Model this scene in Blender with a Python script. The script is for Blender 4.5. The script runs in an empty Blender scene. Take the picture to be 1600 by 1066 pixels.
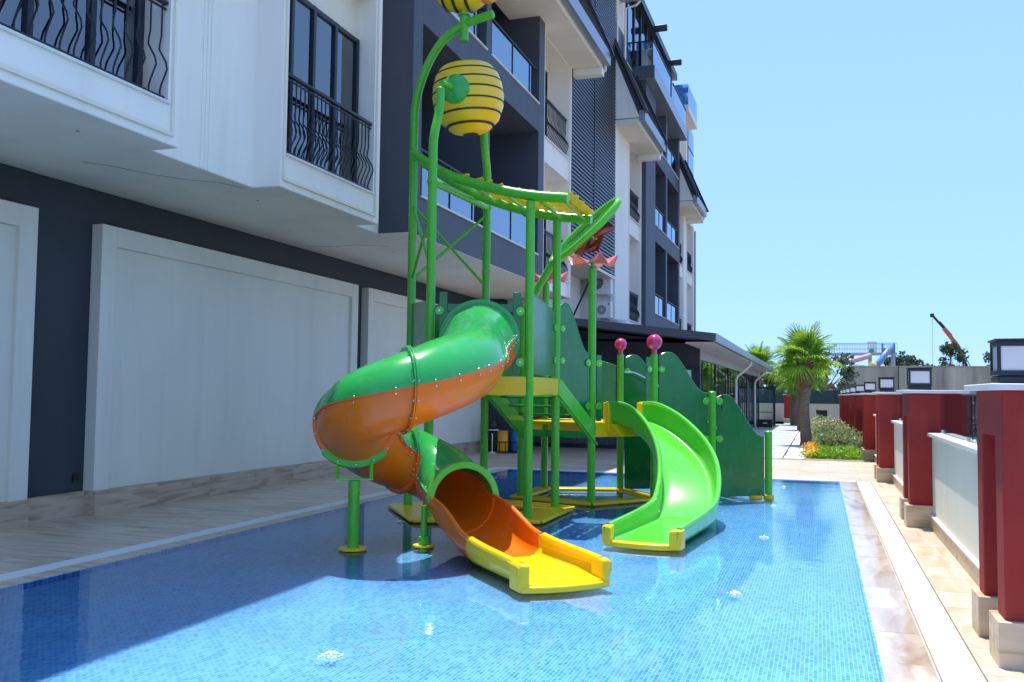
import bpy, bmesh, math, random
from mathutils import Vector, Matrix
random.seed(7)
rad = math.radians
scn = bpy.context.scene
COL = scn.collection
# ------------------------------------------------------------------ camera
FPX = 1439.6; YAW = -.32311; PITCH = .05588; ROLL = .01127
fw = Vector((math.sin(YAW)*math.cos(PITCH), math.cos(YAW)*math.cos(PITCH), math.sin(PITCH)))
r0 = Vector((math.cos(YAW), -math.sin(YAW), 0)); u0 = r0.cross(fw)
rt = r0*math.cos(ROLL) + u0*math.sin(ROLL); up = rt.cross(fw)
cam = bpy.data.cameras.new('camera'); co = bpy.data.objects.new('camera', cam); COL.objects.link(co)
m3 = Matrix((rt, up, -fw)).transposed()
co.matrix_world = Matrix.Translation((0, 0, 1.6)) @ m3.to_4x4()
cam.sensor_width = 36; cam.lens = FPX/1600*36; cam.clip_end = 3000; cam.clip_start = .05
scn.camera = co
# ------------------------------------------------------------------ sky and sun
SUN = Vector((-.112, .19, 1)).normalized()
w = bpy.data.worlds.new('World'); scn.world = w; w.use_nodes = True
nt = w.node_tree; bg = nt.nodes['Background']
sky = nt.nodes.new('ShaderNodeTexSky'); sky.sky_type = 'NISHITA'; sky.sun_disc = False
sky.sun_elevation = math.asin(SUN.z); sky.sun_rotation = math.atan2(SUN.x, SUN.y)
sky.air_density = 1.0; sky.dust_density = 0; sky.ozone_density = 3; sky.altitude = 2000
gm = nt.nodes.new('ShaderNodeGamma'); gm.inputs[1].default_value = .22; nt.links.new(sky.outputs[0], gm.inputs[0])
tn = nt.nodes.new('ShaderNodeMix'); tn.data_type = 'RGBA'; tn.blend_type = 'MULTIPLY'; tn.inputs[0].default_value = 1; tn.inputs[7].default_value = (.96,1.52,2.50,1)
nt.links.new(gm.outputs[0], tn.inputs[6]); nt.links.new(tn.outputs[2], bg.inputs[0]); bg.inputs[1].default_value = .15
sl = bpy.data.lights.new('sun', 'SUN'); sl.energy = 2.4; sl.angle = rad(.53); sl.color = (1, .965, .9)
so = bpy.data.objects.new('sun', sl); COL.objects.link(so); so.rotation_euler = SUN.to_track_quat('Z', 'Y').to_euler()
so.location = (0, 0, 60)
scn.view_settings.view_transform = 'Standard'; scn.view_settings.look = 'None'
scn.view_settings.exposure = 1.42; scn.view_settings.gamma = 1
# ------------------------------------------------------------------ helpers
class MB:
    def __init__(s): s.v = []; s.f = []
    def add(s, vs, fs):
        o = len(s.v); s.v += [tuple(v) for v in vs]; s.f += [tuple(i+o for i in f) for f in fs]; return s
    def box(s, x0, x1, y0, y1, z0, z1):
        return s.add([(x0,y0,z0),(x1,y0,z0),(x1,y1,z0),(x0,y1,z0),(x0,y0,z1),(x1,y0,z1),(x1,y1,z1),(x0,y1,z1)],
                     [(3,2,1,0),(4,5,6,7),(0,1,5,4),(1,2,6,5),(2,3,7,6),(3,0,4,7)])
    def bar(s, p, q, wd, ht, upv=(0,0,1)):
        p = Vector(p); q = Vector(q); d = (q-p).normalized(); u = Vector(upv)
        r = d.cross(u)
        if r.length < 1e-4: r = d.cross(Vector((1,0,0)))
        r.normalize(); u = r.cross(d); r *= wd/2; u *= ht/2
        return s.add([p-r-u,p+r-u,p+r+u,p-r+u,q-r-u,q+r-u,q+r+u,q-r+u],
                     [(0,1,2,3),(7,6,5,4),(4,5,1,0),(5,6,2,1),(6,7,3,2),(7,4,0,3)])
    def tube(s, path, r, n=12, closed=False, caps=True):
        P = [Vector(p) for p in path]; N = len(P); R = r if isinstance(r, (list, tuple)) else [r]*N
        T = []
        for i in range(N):
            a = P[(i-1) % N] if (closed or i) else P[0]; b = P[(i+1) % N] if (closed or i < N-1) else P[-1]
            T.append((b-a).normalized())
        u = T[0].orthogonal().normalized(); vs = []
        for i in range(N):
            u = (u - T[i]*u.dot(T[i])).normalized(); w_ = T[i].cross(u)
            for k in range(n):
                a = 2*math.pi*k/n; vs.append(P[i] + (u*math.cos(a)+w_*math.sin(a))*R[i])
        fs = []
        for i in range(N if closed else N-1):
            j = (i+1) % N
            for k in range(n):
                k2 = (k+1) % n; fs.append((i*n+k, i*n+k2, j*n+k2, j*n+k))
        if caps and not closed:
            fs.append(tuple(range(n-1, -1, -1))); fs.append(tuple((N-1)*n+k for k in range(n)))
        return s.add(vs, fs)
    def cyl(s, p, q, r, n=14, r2=None): return s.tube([p, q], [r, r if r2 is None else r2], n)
    def lathe(s, prof, c, n=24, mtx=None):
        c = Vector(c); vs = []; fs = []
        for (r, z) in prof:
            for k in range(n):
                a = 2*math.pi*k/n; p = Vector((r*math.cos(a), r*math.sin(a), z))
                vs.append((mtx @ p if mtx else p) + c)
        for i in range(len(prof)-1):
            for k in range(n):
                k2 = (k+1) % n; fs.append((i*n+k, i*n+k2, (i+1)*n+k2, (i+1)*n+k))
        if prof[0][0] > 1e-5: fs.append(tuple(range(n-1, -1, -1)))
        if prof[-1][0] > 1e-5: fs.append(tuple((len(prof)-1)*n+k for k in range(n)))
        return s.add(vs, fs)
    def prism(s, pts, off):
        """planar polygon (3-D points) extruded by off"""
        n = len(pts); off = Vector(off); a = [Vector(p) for p in pts]; b = [p+off for p in a]
        fs = [tuple(range(n-1, -1, -1)), tuple(range(n, 2*n))]
        for i in range(n):
            j = (i+1) % n; fs.append((i, j, n+j, n+i))
        return s.add(a+b, fs)
    def loopsweep(s, rings, caps=True):
        n = len(rings[0]); vs = [p for r in rings for p in r]; fs = []
        for i in range(len(rings)-1):
            for k in range(n):
                k2 = (k+1) % n; fs.append((i*n+k, i*n+k2, (i+1)*n+k2, (i+1)*n+k))
        if caps:
            m = n//2    # shell ring: outer half then inner half reversed -> quads across the wall
            for base in (0, (len(rings)-1)*n):
                for k in range(m-1):
                    q = (base+k, base+k+1, base+n-2-k, base+n-1-k); fs.append(q if base else q[::-1])
        return s.add(vs, fs)
    def quad(s, a, b, c, d): return s.add([a,b,c,d], [(0,1,2,3)])
    def mesh(s, name, org=(0,0,0), sharp=35):
        me = bpy.data.meshes.new(name); o = Vector(org)
        me.from_pydata([Vector(v)-o for v in s.v], [], s.f); 
        bm = bmesh.new(); bm.from_mesh(me); bmesh.ops.recalc_face_normals(bm, faces=bm.faces); bm.to_mesh(me); bm.free()
        me.shade_smooth(); me.set_sharp_from_angle(angle=rad(sharp)); me.update()
        return me
    def build(s, name, m, parent=None, bevel=0, seg=2, sharp=35, org=None):
        if org is None: org = worg(parent) if parent else (0,0,0)
        me = s.mesh(name, org, sharp)
        for mm in (m if isinstance(m, (list, tuple)) else [m]): me.materials.append(mm)
        o = bpy.data.objects.new(name, me); COL.objects.link(o)
        if parent: o.parent = parent
        else: o.location = org
        if bevel:
            b = o.modifiers.new('bevel', 'BEVEL'); b.width = bevel; b.segments = seg; b.limit_method = 'ANGLE'; b.angle_limit = rad(40)
        return o
def worg(o):
    p = Vector((0,0,0))
    while o: p = p + o.location; o = o.parent
    return p
def tag(o, label, cat, group=None):
    o['label'] = label; o['category'] = cat
    if group: o['group'] = group
    return o
def thing(name, label, cat, loc=(0,0,0), group=None):
    o = bpy.data.objects.new(name, None); COL.objects.link(o); o.location = loc; o.empty_display_size = .2
    return tag(o, label, cat, group)
def inst(name, me, loc, parent=None, rot=(0,0,0), scale=(1,1,1)):
    o = bpy.data.objects.new(name, me); COL.objects.link(o); o.location = loc; o.rotation_euler = rot; o.scale = scale
    if parent: o.parent = parent; o.location = Vector(loc) - worg(parent)
    return o
def setting(o): o['kind'] = 'structure'; return o
def stuff(o): o['kind'] = 'stuff'; return o
def lerp(a, b, t): return a+(b-a)*t
def interp(x, xs, ys):
    if x <= xs[0]: return ys[0]
    for i in range(len(xs)-1):
        if x <= xs[i+1]:
            # monotone cubic
            h = xs[i+1]-xs[i]; t = (x-xs[i])/h
            d = (ys[i+1]-ys[i])/h
            d0 = d if i == 0 else ((ys[i]-ys[i-1])/(xs[i]-xs[i-1])+d)/2
            d1 = d if i == len(xs)-2 else ((ys[i+2]-ys[i+1])/(xs[i+2]-xs[i+1])+d)/2
            return (2*t**3-3*t*t+1)*ys[i]+(t**3-2*t*t+t)*h*d0+(-2*t**3+3*t*t)*ys[i+1]+(t**3-t*t)*h*d1
    return ys[-1]
# ------------------------------------------------------------------ materials
def mat(name, col, rough=.5, metal=0, var=.08, scale=3.0, bump=0, bscale=60, coat=0, spec=.5, rvar=0, rnd=0, stretch=None):
    m = bpy.data.materials.new(name); m.use_nodes = True; nt = m.node_tree; L = nt.links; N = nt.nodes
    b = N['Principled BSDF']; b.inputs['Roughness'].default_value = rough; b.inputs['Metallic'].default_value = metal
    b.inputs['Coat Weight'].default_value = coat; b.inputs['Coat Roughness'].default_value = .08
    b.inputs['Specular IOR Level'].default_value = spec
    geo = N.new('ShaderNodeNewGeometry'); vec = geo.outputs['Position']
    if stretch:
        mp = N.new('ShaderNodeMapping'); mp.inputs['Scale'].default_value = stretch; L.new(vec, mp.inputs[0]); vec = mp.outputs[0]
    nz = N.new('ShaderNodeTexNoise'); nz.inputs['Scale'].default_value = scale; nz.inputs['Detail'].default_value = 6; nz.inputs['Roughness'].default_value = .62
    L.new(vec, nz.inputs['Vector'])
    rp = N.new('ShaderNodeValToRGB'); c = Vector(col[:3])
    rp.color_ramp.elements[0].position = .3; rp.color_ramp.elements[1].position = .7
    rp.color_ramp.elements[0].color = (*(c*(1-var)), 1); rp.color_ramp.elements[1].color = (*[min(1, x) for x in c*(1+var)], 1)
    L.new(nz.outputs['Fac'], rp.inputs[0]); out = rp.outputs[0]
    if rnd:
        oi = N.new('ShaderNodeObjectInfo'); mr = N.new('ShaderNodeMapRange'); mr.inputs['To Min'].default_value = 1-rnd; mr.inputs['To Max'].default_value = 1+rnd
        L.new(oi.outputs['Random'], mr.inputs[0]); hs = N.new('ShaderNodeHueSaturation'); L.new(mr.outputs[0], hs.inputs['Value']); L.new(out, hs.inputs['Color']); out = hs.outputs[0]
    L.new(out, b.inputs['Base Color'])
    if rvar:
        mr = N.new('ShaderNodeMapRange'); mr.inputs['To Min'].default_value = max(.02, rough-rvar); mr.inputs['To Max'].default_value = rough+rvar
        L.new(nz.outputs['Fac'], mr.inputs[0]); L.new(mr.outputs[0], b.inputs['Roughness'])
    if bump:
        n2 = N.new('ShaderNodeTexNoise'); n2.inputs['Scale'].default_value = bscale; n2.inputs['Detail'].default_value = 4
        L.new(vec if not stretch else geo.outputs['Position'], n2.inputs['Vector'])
        bp = N.new('ShaderNodeBump'); bp.inputs['Strength'].default_value = bump; bp.inputs['Distance'].default_value = .01
        L.new(n2.outputs['Fac'], bp.inputs['Height']); L.new(bp.outputs[0], b.inputs['Normal'])
    return m
def stone(name, base, vein, wet=False, axis=(1.2, 9, 9)):
    m = mat(name, base, .12 if wet else .42, var=.1, scale=1.6, rnd=.1, stretch=axis, bump=.05, bscale=25)
    nt = m.node_tree; N = nt.nodes; L = nt.links; b = N['Principled BSDF']
    src = b.inputs['Base Color'].links[0].from_socket
    oi = N.new('ShaderNodeObjectInfo'); geo = N.new('ShaderNodeNewGeometry'); va = N.new('ShaderNodeVectorMath'); va.operation = 'ADD'
    sc = N.new('ShaderNodeVectorMath'); sc.operation = 'SCALE'; sc.inputs['Scale'].default_value = 37
    cm = N.new('ShaderNodeCombineXYZ'); L.new(oi.outputs['Random'], cm.inputs[0]); L.new(oi.outputs['Random'], cm.inputs[1]); L.new(oi.outputs['Random'], cm.inputs[2])
    L.new(cm.outputs[0], sc.inputs[0]); L.new(geo.outputs['Position'], va.inputs[0]); L.new(sc.outputs[0], va.inputs[1])
    mp = N.new('ShaderNodeMapping'); mp.inputs['Scale'].default_value = axis; L.new(va.outputs[0], mp.inputs[0])
    nz = N.new('ShaderNodeTexNoise'); nz.inputs['Scale'].default_value = 1.1; nz.inputs['Detail'].default_value = 8; nz.inputs['Distortion'].default_value = .8
    L.new(mp.outputs[0], nz.inputs['Vector'])
    rp = N.new('ShaderNodeValToRGB'); rp.color_ramp.elements[0].position = .47; rp.color_ramp.elements[1].position = .72
    L.new(nz.outputs['Fac'], rp.inputs[0])
    mx = N.new('ShaderNodeMix'); mx.data_type = 'RGBA'; L.new(rp.outputs[0], mx.inputs[0]); L.new(src, mx.inputs[6]); mx.inputs[7].default_value = (*vein, 1)
    L.new(mx.outputs[2], b.inputs['Base Color'])
    return m
def overlay(m, col, amount, scale, stretch, lo=.52, hi=.74):
    """worn or stained patches: a second noise mixes another colour over the base"""
    nt = m.node_tree; N = nt.nodes; L = nt.links; b = N['Principled BSDF']; src = b.inputs['Base Color'].links[0].from_socket
    geo = N.new('ShaderNodeNewGeometry'); mp = N.new('ShaderNodeMapping'); mp.inputs['Scale'].default_value = stretch; mp.inputs['Location'].default_value = (3.1,7.7,1.3)
    nz = N.new('ShaderNodeTexNoise'); nz.inputs['Scale'].default_value = scale; nz.inputs['Detail'].default_value = 9; nz.inputs['Roughness'].default_value = .68
    L.new(geo.outputs['Position'], mp.inputs[0]); L.new(mp.outputs[0], nz.inputs['Vector'])
    mr = N.new('ShaderNodeMapRange'); mr.inputs['From Min'].default_value = lo; mr.inputs['From Max'].default_value = hi; mr.inputs['To Max'].default_value = amount; L.new(nz.outputs['Fac'], mr.inputs[0])
    mx = N.new('ShaderNodeMix'); mx.data_type = 'RGBA'; L.new(mr.outputs[0], mx.inputs[0]); L.new(src, mx.inputs[6]); mx.inputs[7].default_value = (*col, 1); L.new(mx.outputs[2], b.inputs['Base Color'])
    return m
def plastic(name, col, rough=.25, var=.04, coat=.25):
    m = mat(name, col, rough, var=var, scale=1.7, coat=coat, rvar=.07, bump=.015, bscale=9)
    return overlay(m, tuple(.6*c+.25 for c in col), .22, 5.5, (1,1,.55))
def glass(name, tint, refl, trans, gl=(.8,.85,.9), rough=.02):
    """sheet glass: tinted see-through mixed with mirror reflection by facing angle"""
    m = bpy.data.materials.new(name); m.use_nodes = True; nt = m.node_tree; N = nt.nodes; L = nt.links
    N.remove(N['Principled BSDF']); out = N['Material Output']
    tr = N.new('ShaderNodeBsdfTransparent'); tr.inputs[0].default_value = (*tint, 1)
    gs = N.new('ShaderNodeBsdfGlossy'); gs.inputs['Color'].default_value = (*gl, 1); gs.inputs['Roughness'].default_value = rough
    lw = N.new('ShaderNodeFresnel'); lw.inputs['IOR'].default_value = 1.5
    mr = N.new('ShaderNodeMapRange'); mr.inputs['To Min'].default_value = refl; mr.inputs['To Max'].default_value = min(1, refl+.9); L.new(lw.outputs[0], mr.inputs[0])
    mx = N.new('ShaderNodeMixShader'); L.new(mr.outputs[0], mx.inputs[0]); L.new(tr.outputs[0], mx.inputs[1]); L.new(gs.outputs[0], mx.inputs[2])
    L.new(mx.outputs[0], out.inputs[0]); return m
M = {}
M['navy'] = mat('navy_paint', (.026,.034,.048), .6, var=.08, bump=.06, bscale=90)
M['slate'] = mat('slate_paint', (.062,.07,.092), .6, var=.07, bump=.06, bscale=90)
M['sage'] = mat('sage_paint', (.76,.72,.62), .62, var=.06, scale=.7, stretch=(1,1,.3), bump=.03, bscale=80)
M['white'] = mat('white_render', (.86,.81,.74), .65, var=.06, scale=.8, stretch=(1,1,.3), bump=.05, bscale=70)
M['cream'] = mat('cream_render', (.80,.73,.60), .65, var=.05, scale=1, bump=.05, bscale=70)
M['soffit'] = mat('soffit_paint', (.85,.76,.64), .7, var=.09, scale=.7, bump=.03, bscale=50)
for k in ('sage','white'): overlay(M[k], (.45,.42,.36), .28, 2.2, (1.6,1.6,.14), .54, .8)
overlay(M['slate'], (.11,.115,.125), .4, 2.0, (1.5,1.5,.2)); overlay(M['navy'], (.055,.06,.068), .4, 1.5, (1,1,.3)); overlay(M['soffit'], (.5,.43,.34), .3, 1.3, (1,1,1), .55, .8)
M['foot'] = stone('beige_foot_stone', (.60,.46,.32), (.40,.27,.15))
M['trav'] = stone('travertine_plinth', (.52,.39,.29), (.27,.15,.09), axis=(5,.9,9))
M['deck'] = stone('travertine_deck', (.64,.51,.39), (.38,.26,.17), axis=(1.0,8,8))
M['deckR'] = stone('travertine_deck_right', (.60,.50,.38), (.46,.34,.22), axis=(7,1.1,8))
M['wet'] = stone('wet_travertine', (.56,.47,.37), (.30,.18,.085), wet=True, axis=(3,.8,3))
M['pave'] = stone('grey_paving', (.52,.51,.49), (.40,.38,.36))
M['iron'] = mat('black_iron', (.012,.013,.018), .38, metal=.3, var=.2)
M['frame'] = mat('anthracite_frame', (.02,.025,.035), .4, metal=.3, var=.1)
M['steel'] = mat('brushed_steel', (.6,.6,.6), .25, metal=1)
M['win'] = glass('window_glass', (.85,.9,.93), .18, 1)
M['shopglass'] = glass('shop_glass', (.9,.93,.95), .06, 1)
M['blueglass'] = glass('blue_balustrade_glass', (.30,.48,.66), .34, 1, gl=(.72,.86,1))
M['clear'] = glass('clear_screen_glass', (.88,.92,.92), .02, 1)
M['curtain'] = mat('curtain_fabric', (.82,.84,.86), .85, var=.08, scale=5, stretch=(1,8,.2))
M['green'] = plastic('green_paint', (.075,.46,.018), .28, coat=.1)
M['greenslide'] = plastic('green_fibreglass', (.10,.55,.04), .22, coat=.3)
M['shell'] = plastic('green_shell', (.022,.38,.07), .22, coat=.3)
M['panel'] = plastic('dark_green_panel', (.008,.18,.04), .22, coat=.2, var=.15)
M['orange'] = plastic('orange_fibreglass', (.90,.17,.002), .32, coat=.05, var=.12)
M['yellow'] = plastic('yellow_plastic', (.88,.56,.002), .33, coat=.08)
M['pink'] = plastic('pink_plastic', (.80,.16,.22), .3)
M['magenta'] = plastic('magenta_plastic', (.62,.02,.16), .2, coat=.5)
M['maroon'] = plastic('dark_red_plastic', (.14,.003,.014), .3)
M['black'] = mat('black_plastic', (.012,.012,.013), .4, var=.1)
M['red'] = mat('red_stucco', (.33,.036,.03), .75, spec=.2, var=.14, scale=2, bump=.1, bscale=120)
overlay(M['red'], (.30,.06,.05), .45, 3.5, (1,1,.6)); M['lampw'] = mat('frosted_panel', (.62,.60,.64), .3, var=.02)
M['cap'] = mat('marble_coping', (.72,.70,.67), .45, var=.08, scale=4)
M['gutter'] = mat('white_grate_plastic', (.78,.78,.79), .5, var=.02)
M['roof'] = mat('roof_shingle', (.055,.055,.068), .7, var=.3, scale=14, bump=.3, bscale=40)
M['fascia'] = mat('grey_metal_fascia', (.30,.34,.40), .35, metal=.5, var=.04)
M['concrete'] = mat('old_concrete', (.40,.36,.28), .8, var=.22, scale=1.1, bump=.2, bscale=20, stretch=(1,1,.25))
M['beige'] = mat('beige_wall', (.52,.46,.34), .75, var=.06)
M['soil'] = mat('planting_soil', (.10,.07,.045), .9, var=.3, bump=.5)
M['gravel'] = mat('white_flagstone', (.72,.71,.69), .7, var=.1, scale=8, rnd=.1, bump=.2)
M['trunk'] = mat('palm_bark', (.25,.17,.12), .85, var=.35, scale=6, bump=.6, bscale=40, stretch=(1,1,6))
M['boot'] = mat('palm_boots', (.20,.10,.055), .85, var=.3, scale=9, bump=.4)
def leafmat(name, col, tr=.35, rough=.45):
    m = mat(name, col, rough, var=.35, scale=2.2, rnd=.12); nt = m.node_tree; N = nt.nodes; L = nt.links
    b = N['Principled BSDF']; out = N['Material Output']; t = N.new('ShaderNodeBsdfTranslucent')
    src = b.inputs['Base Color'].links[0].from_socket; hs = N.new('ShaderNodeHueSaturation'); hs.inputs['Value'].default_value = 1.5; hs.inputs['Hue'].default_value = .48
    L.new(src, hs.inputs['Color']); L.new(hs.outputs[0], t.inputs[0])
    mx = N.new('ShaderNodeMixShader'); mx.inputs[0].default_value = tr; L.new(b.outputs[0], mx.inputs[1]); L.new(t.outputs[0], mx.inputs[2]); L.new(mx.outputs[0], out.inputs[0]); return m
M['palm'] = leafmat('palm_leaf', (.19,.37,.03), .45)
M['shrub'] = leafmat('shrub_leaf', (.24,.32,.13))
M['cover'] = leafmat('ground_cover_leaf', (.16,.34,.012))
M['flower'] = leafmat('orange_flower', (.75,.35,.01), .2)
M['blossom'] = leafmat('pale_pink_blossom', (.62,.38,.34), .2)
M['tree'] = leafmat('tree_leaf', (.055,.085,.035), .25)
def mosaic():
    m = bpy.data.materials.new('blue_mosaic'); m.use_nodes = True; nt = m.node_tree; N = nt.nodes; L = nt.links; b = N['Principled BSDF']
    geo = N.new('ShaderNodeNewGeometry'); sx = N.new('ShaderNodeSeparateXYZ'); cb = N.new('ShaderNodeCombineXYZ')
    L.new(geo.outputs['Position'], sx.inputs[0]); L.new(sx.outputs[1], cb.inputs[0]); L.new(sx.outputs[0], cb.inputs[1])
    br = N.new('ShaderNodeTexBrick'); br.offset = .5; br.inputs['Scale'].default_value = 1
    br.inputs['Brick Width'].default_value = .052; br.inputs['Row Height'].default_value = .026; br.inputs['Mortar Size'].default_value = .0019
    br.inputs['Mortar Smooth'].default_value = .15; br.inputs['Bias'].default_value = .22
    br.inputs['Color1'].default_value = (.025,.19,.50,1); br.inputs['Color2'].default_value = (.15,.42,.70,1); br.inputs['Mortar'].default_value = (.43,.65,.82,1)
    L.new(cb.outputs[0], br.inputs['Vector'])
    nz = N.new('ShaderNodeTexNoise'); nz.inputs['Scale'].default_value = 1.3; nz.inputs['Detail'].default_value = 3; L.new(geo.outputs['Position'], nz.inputs['Vector'])
    mr = N.new('ShaderNodeMapRange'); mr.inputs['To Min'].default_value = .8; mr.inputs['To Max'].default_value = 1.25; L.new(nz.outputs['Fac'], mr.inputs[0])
    hs = N.new('ShaderNodeHueSaturation'); L.new(br.outputs['Color'], hs.inputs['Color']); L.new(mr.outputs[0], hs.inputs['Value']); L.new(hs.outputs[0], b.inputs['Base Color'])
    b.inputs['Roughness'].default_value = .25
    return m
M['mosaic'] = mosaic()
def watermat():
    m = bpy.data.materials.new('pool_water'); m.use_nodes = True; nt = m.node_tree; N = nt.nodes; L = nt.links; N.remove(N['Principled BSDF']); out = N['Material Output']
    tr = N.new('ShaderNodeBsdfTransparent'); tr.inputs[0].default_value = (.86,.95,1,1)
    gs = N.new('ShaderNodeBsdfGlossy'); gs.inputs['Roughness'].default_value = .025
    geo = N.new('ShaderNodeNewGeometry'); n1 = N.new('ShaderNodeTexNoise'); n1.inputs['Scale'].default_value = 2.6; n1.inputs['Detail'].default_value = 4; n1.inputs['Roughness'].default_value = .55
    L.new(geo.outputs['Position'], n1.inputs['Vector'])
    bp = N.new('ShaderNodeBump'); bp.inputs['Strength'].default_value = .055; bp.inputs['Distance'].default_value = .05; L.new(n1.outputs['Fac'], bp.inputs['Height'])
    fr = N.new('ShaderNodeFresnel'); fr.inputs['IOR'].default_value = 1.34; L.new(bp.outputs[0], fr.inputs['Normal']); L.new(bp.outputs[0], gs.inputs['Normal'])
    mx = N.new('ShaderNodeMixShader'); L.new(fr.outputs[0], mx.inputs[0]); L.new(tr.outputs[0], mx.inputs[1]); L.new(gs.outputs[0], mx.inputs[2]); L.new(mx.outputs[0], out.inputs[0]); return m
M['water'] = watermat()
# ------------------------------------------------------------------ ground, pool, deck
def sheet(name, m, x0, x1, y0, y1, z): return setting(MB().quad((x0,y0,z),(x1,y0,z),(x1,y1,z),(x0,y1,z)).build(name, m))
M['earth'] = mat('dry_earth', (.22,.19,.15), .9, var=.25, scale=.3, bump=.3)
sheet('ground', M['earth'], -1500, 1500, -500, 2500, -.32)
PX0, PX1, PY0, PY1 = -6.2, .32, -4.0, 18.45
b = MB().box(PX0-.05, PX1+.05, PY0-.05, PY1+.05, -.3, -.055); setting(b.build('pool_floor', M['mosaic']))
b = MB(); 
for x0,x1,y0,y1 in ((PX0-.02,PX0,PY0,PY1),(PX1,PX1+.02,PY0,PY1),(PX0-.02,PX1+.02,PY1,PY1+.02)): b.box(x0,x1,y0,y1,-.06,-.006)
setting(b.build('pool_wall', M['mosaic']))
sheet('pool_water', M['water'], PX0, PX1, PY0, PY1, -.008)
# slabs under the paving
deck = setting(MB().box(-8.9,PX0-.02,-4,PY1+.02,-.3,-.022).box(PX1+.02,1.5,-4,PY1+.02,-.3,-.022).box(-8.9,1.5,PY1+.02,24.25,-.3,-.022).box(-8.9,-2.0,24.25,27,-.3,-.022).build('deck', M['deck']))
def tilemesh(name, w_, d_, m, h=.03):
    me = MB().box(0,w_-.005,0,d_-.005,-h,0).mesh(name, sharp=30); me.materials.append(m); return me
def tiles(x0, x1, y0, y1, nx, ny, m, name, stag=True, parent=deck):
    tw = (x1-x0)/nx; td = (y1-y0)/ny; full = tilemesh(name, tw, td, m); half = tilemesh(name, tw/2, td, m)
    for j in range(ny):
        y = y0+j*td; z = random.uniform(-.0008,.0008)
        if stag and j % 2:
            inst(name, half, (x0,y,z), parent)
            for i in range(nx-1): inst(name, full, (x0+tw*(i+.5),y,random.uniform(-.0008,.0008)), parent)
            inst(name, half, (x1-tw/2,y,z), parent)
        else:
            for i in range(nx): inst(name, full, (x0+tw*i,y,random.uniform(-.0008,.0008)), parent)
tiles(-8.86, -6.64, 3.5, 18.77, 2, 34, M['deck'], 'tile')
tiles(-8.86, -3.3, 18.77, 26.5, 5, 16, M['deck'], 'tile')
tiles(-3.3, 1.3, 18.77, 24.2, 4, 12, M['deck'], 'tile')
tiles(.89, 1.3, 3.0, 18.77, 1, 26, M['deckR'], 'tile', stag=False)
tiles(.34, .63, 3.0, 18.5, 1, 20, M['wet'], 'border_tile', stag=False)
tiles(-6.42, -6.22, 3.5, 18.5, 1, 20, M['deck'], 'border_tile', stag=False)
# overflow grates
def grate(name, x0, x1, y0, y1, alongy, label):
    t = thing(name, label, 'grate', ((x0+x1)/2, (y0+y1)/2, -.02), 'white overflow grates round the pool')
    f = MB()
    if alongy: f.box(x0,x0+.022,y0,y1,-.018,.003).box(x1-.022,x1,y0,y1,-.018,.003).box((x0+x1)/2-.012,(x0+x1)/2+.012,y0,y1,-.018,.0025)
    else: f.box(x0,x1,y0,y0+.022,-.018,.003).box(x0,x1,y1-.022,y1,-.018,.003).box(x0,x1,(y0+y1)/2-.012,(y0+y1)/2+.012,-.018,.0025)
    f.build('grate_frame', M['gutter'], t)
    s = MB(); p = .024
    n = int(((y1-y0) if alongy else (x1-x0))/p)
    for i in range(n):
        if alongy: y = y0+i*p; s.box(x0+.02,x1-.02,y,y+.015,-.016,.001)
        else: x = x0+i*p; s.box(x,x+.015,y0+.02,y1-.02,-.016,.001)
    stuff(s.build('grate_slats', M['gutter'], t))
grate('overflow_grate', .645, .875, 3.0, 18.72, True, 'white slatted overflow grate running beside the row of red pillars')
grate('overflow_grate', -6.63, -6.43, 3.5, 18.5, True, 'white slatted overflow grate along the shaded hotel side of the pool')
grate('overflow_grate', -6.63, .64, 18.52, 18.74, False, 'white slatted overflow grate across the far short end of pool')
# walkway beyond the deck, flagstones, planting bed
walk = setting(MB().box(-3.4,-.95,24.25,62,-.3,-.012).box(-9,-2.0,54.5,62,-.3,-.012).build('walkway', M['pave']))
tm = tilemesh('paving_slab', .8, .8, M['pave'])
for j in range(24):
    for i in range(3): inst('paving_slab', tm, (-3.35+.8*i, 24.27+.8*j, .012+random.uniform(-.001,.001)), walk)
bed = setting(MB().box(-.93,1.25,24.3,54,-.3,-.02).build('planting_bed', M['soil']))
setting(MB().box(-1.0,1.0,24.2,24.26,-.1,.035).box(-1.0,-.94,24.26,54,-.1,.02).build('bed_kerb', M['cap']))
for j in range(30):
    y = 24.3+j*.62
    d = [(random.uniform(-.03,.03), random.uniform(-.05,.05)) for _ in range(4)]
    pts = [(-.90+d[0][0],y+.03+abs(d[0][1]),-.015),(-.38+d[1][0],y+.03+abs(d[1][1]),-.015),(-.38+d[2][0],y+.58-abs(d[2][1]),-.015),(-.90+d[3][0],y+.58-abs(d[3][1]),-.015)]
    MB().prism(pts,(0,0,.03)).build('flagstone', M['gravel'], bed, org=(0,0,0))
# ------------------------------------------------------------------ hotel
hotel = thing('hotel', 'white and slate grey hotel with iron balconies overhanging the pool deck', 'building', (-8.8, 12, 0))
def hp(mb, name, m, parent=None, **k): return mb.build(name, m, parent or hotel, **k)
hp(MB().box(-12,-8.86,-6,27.0,0,4.15).box(-12,-8.2,23.6,27.0,0,4.149), 'ground_floor_wall', M['navy'])
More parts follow.
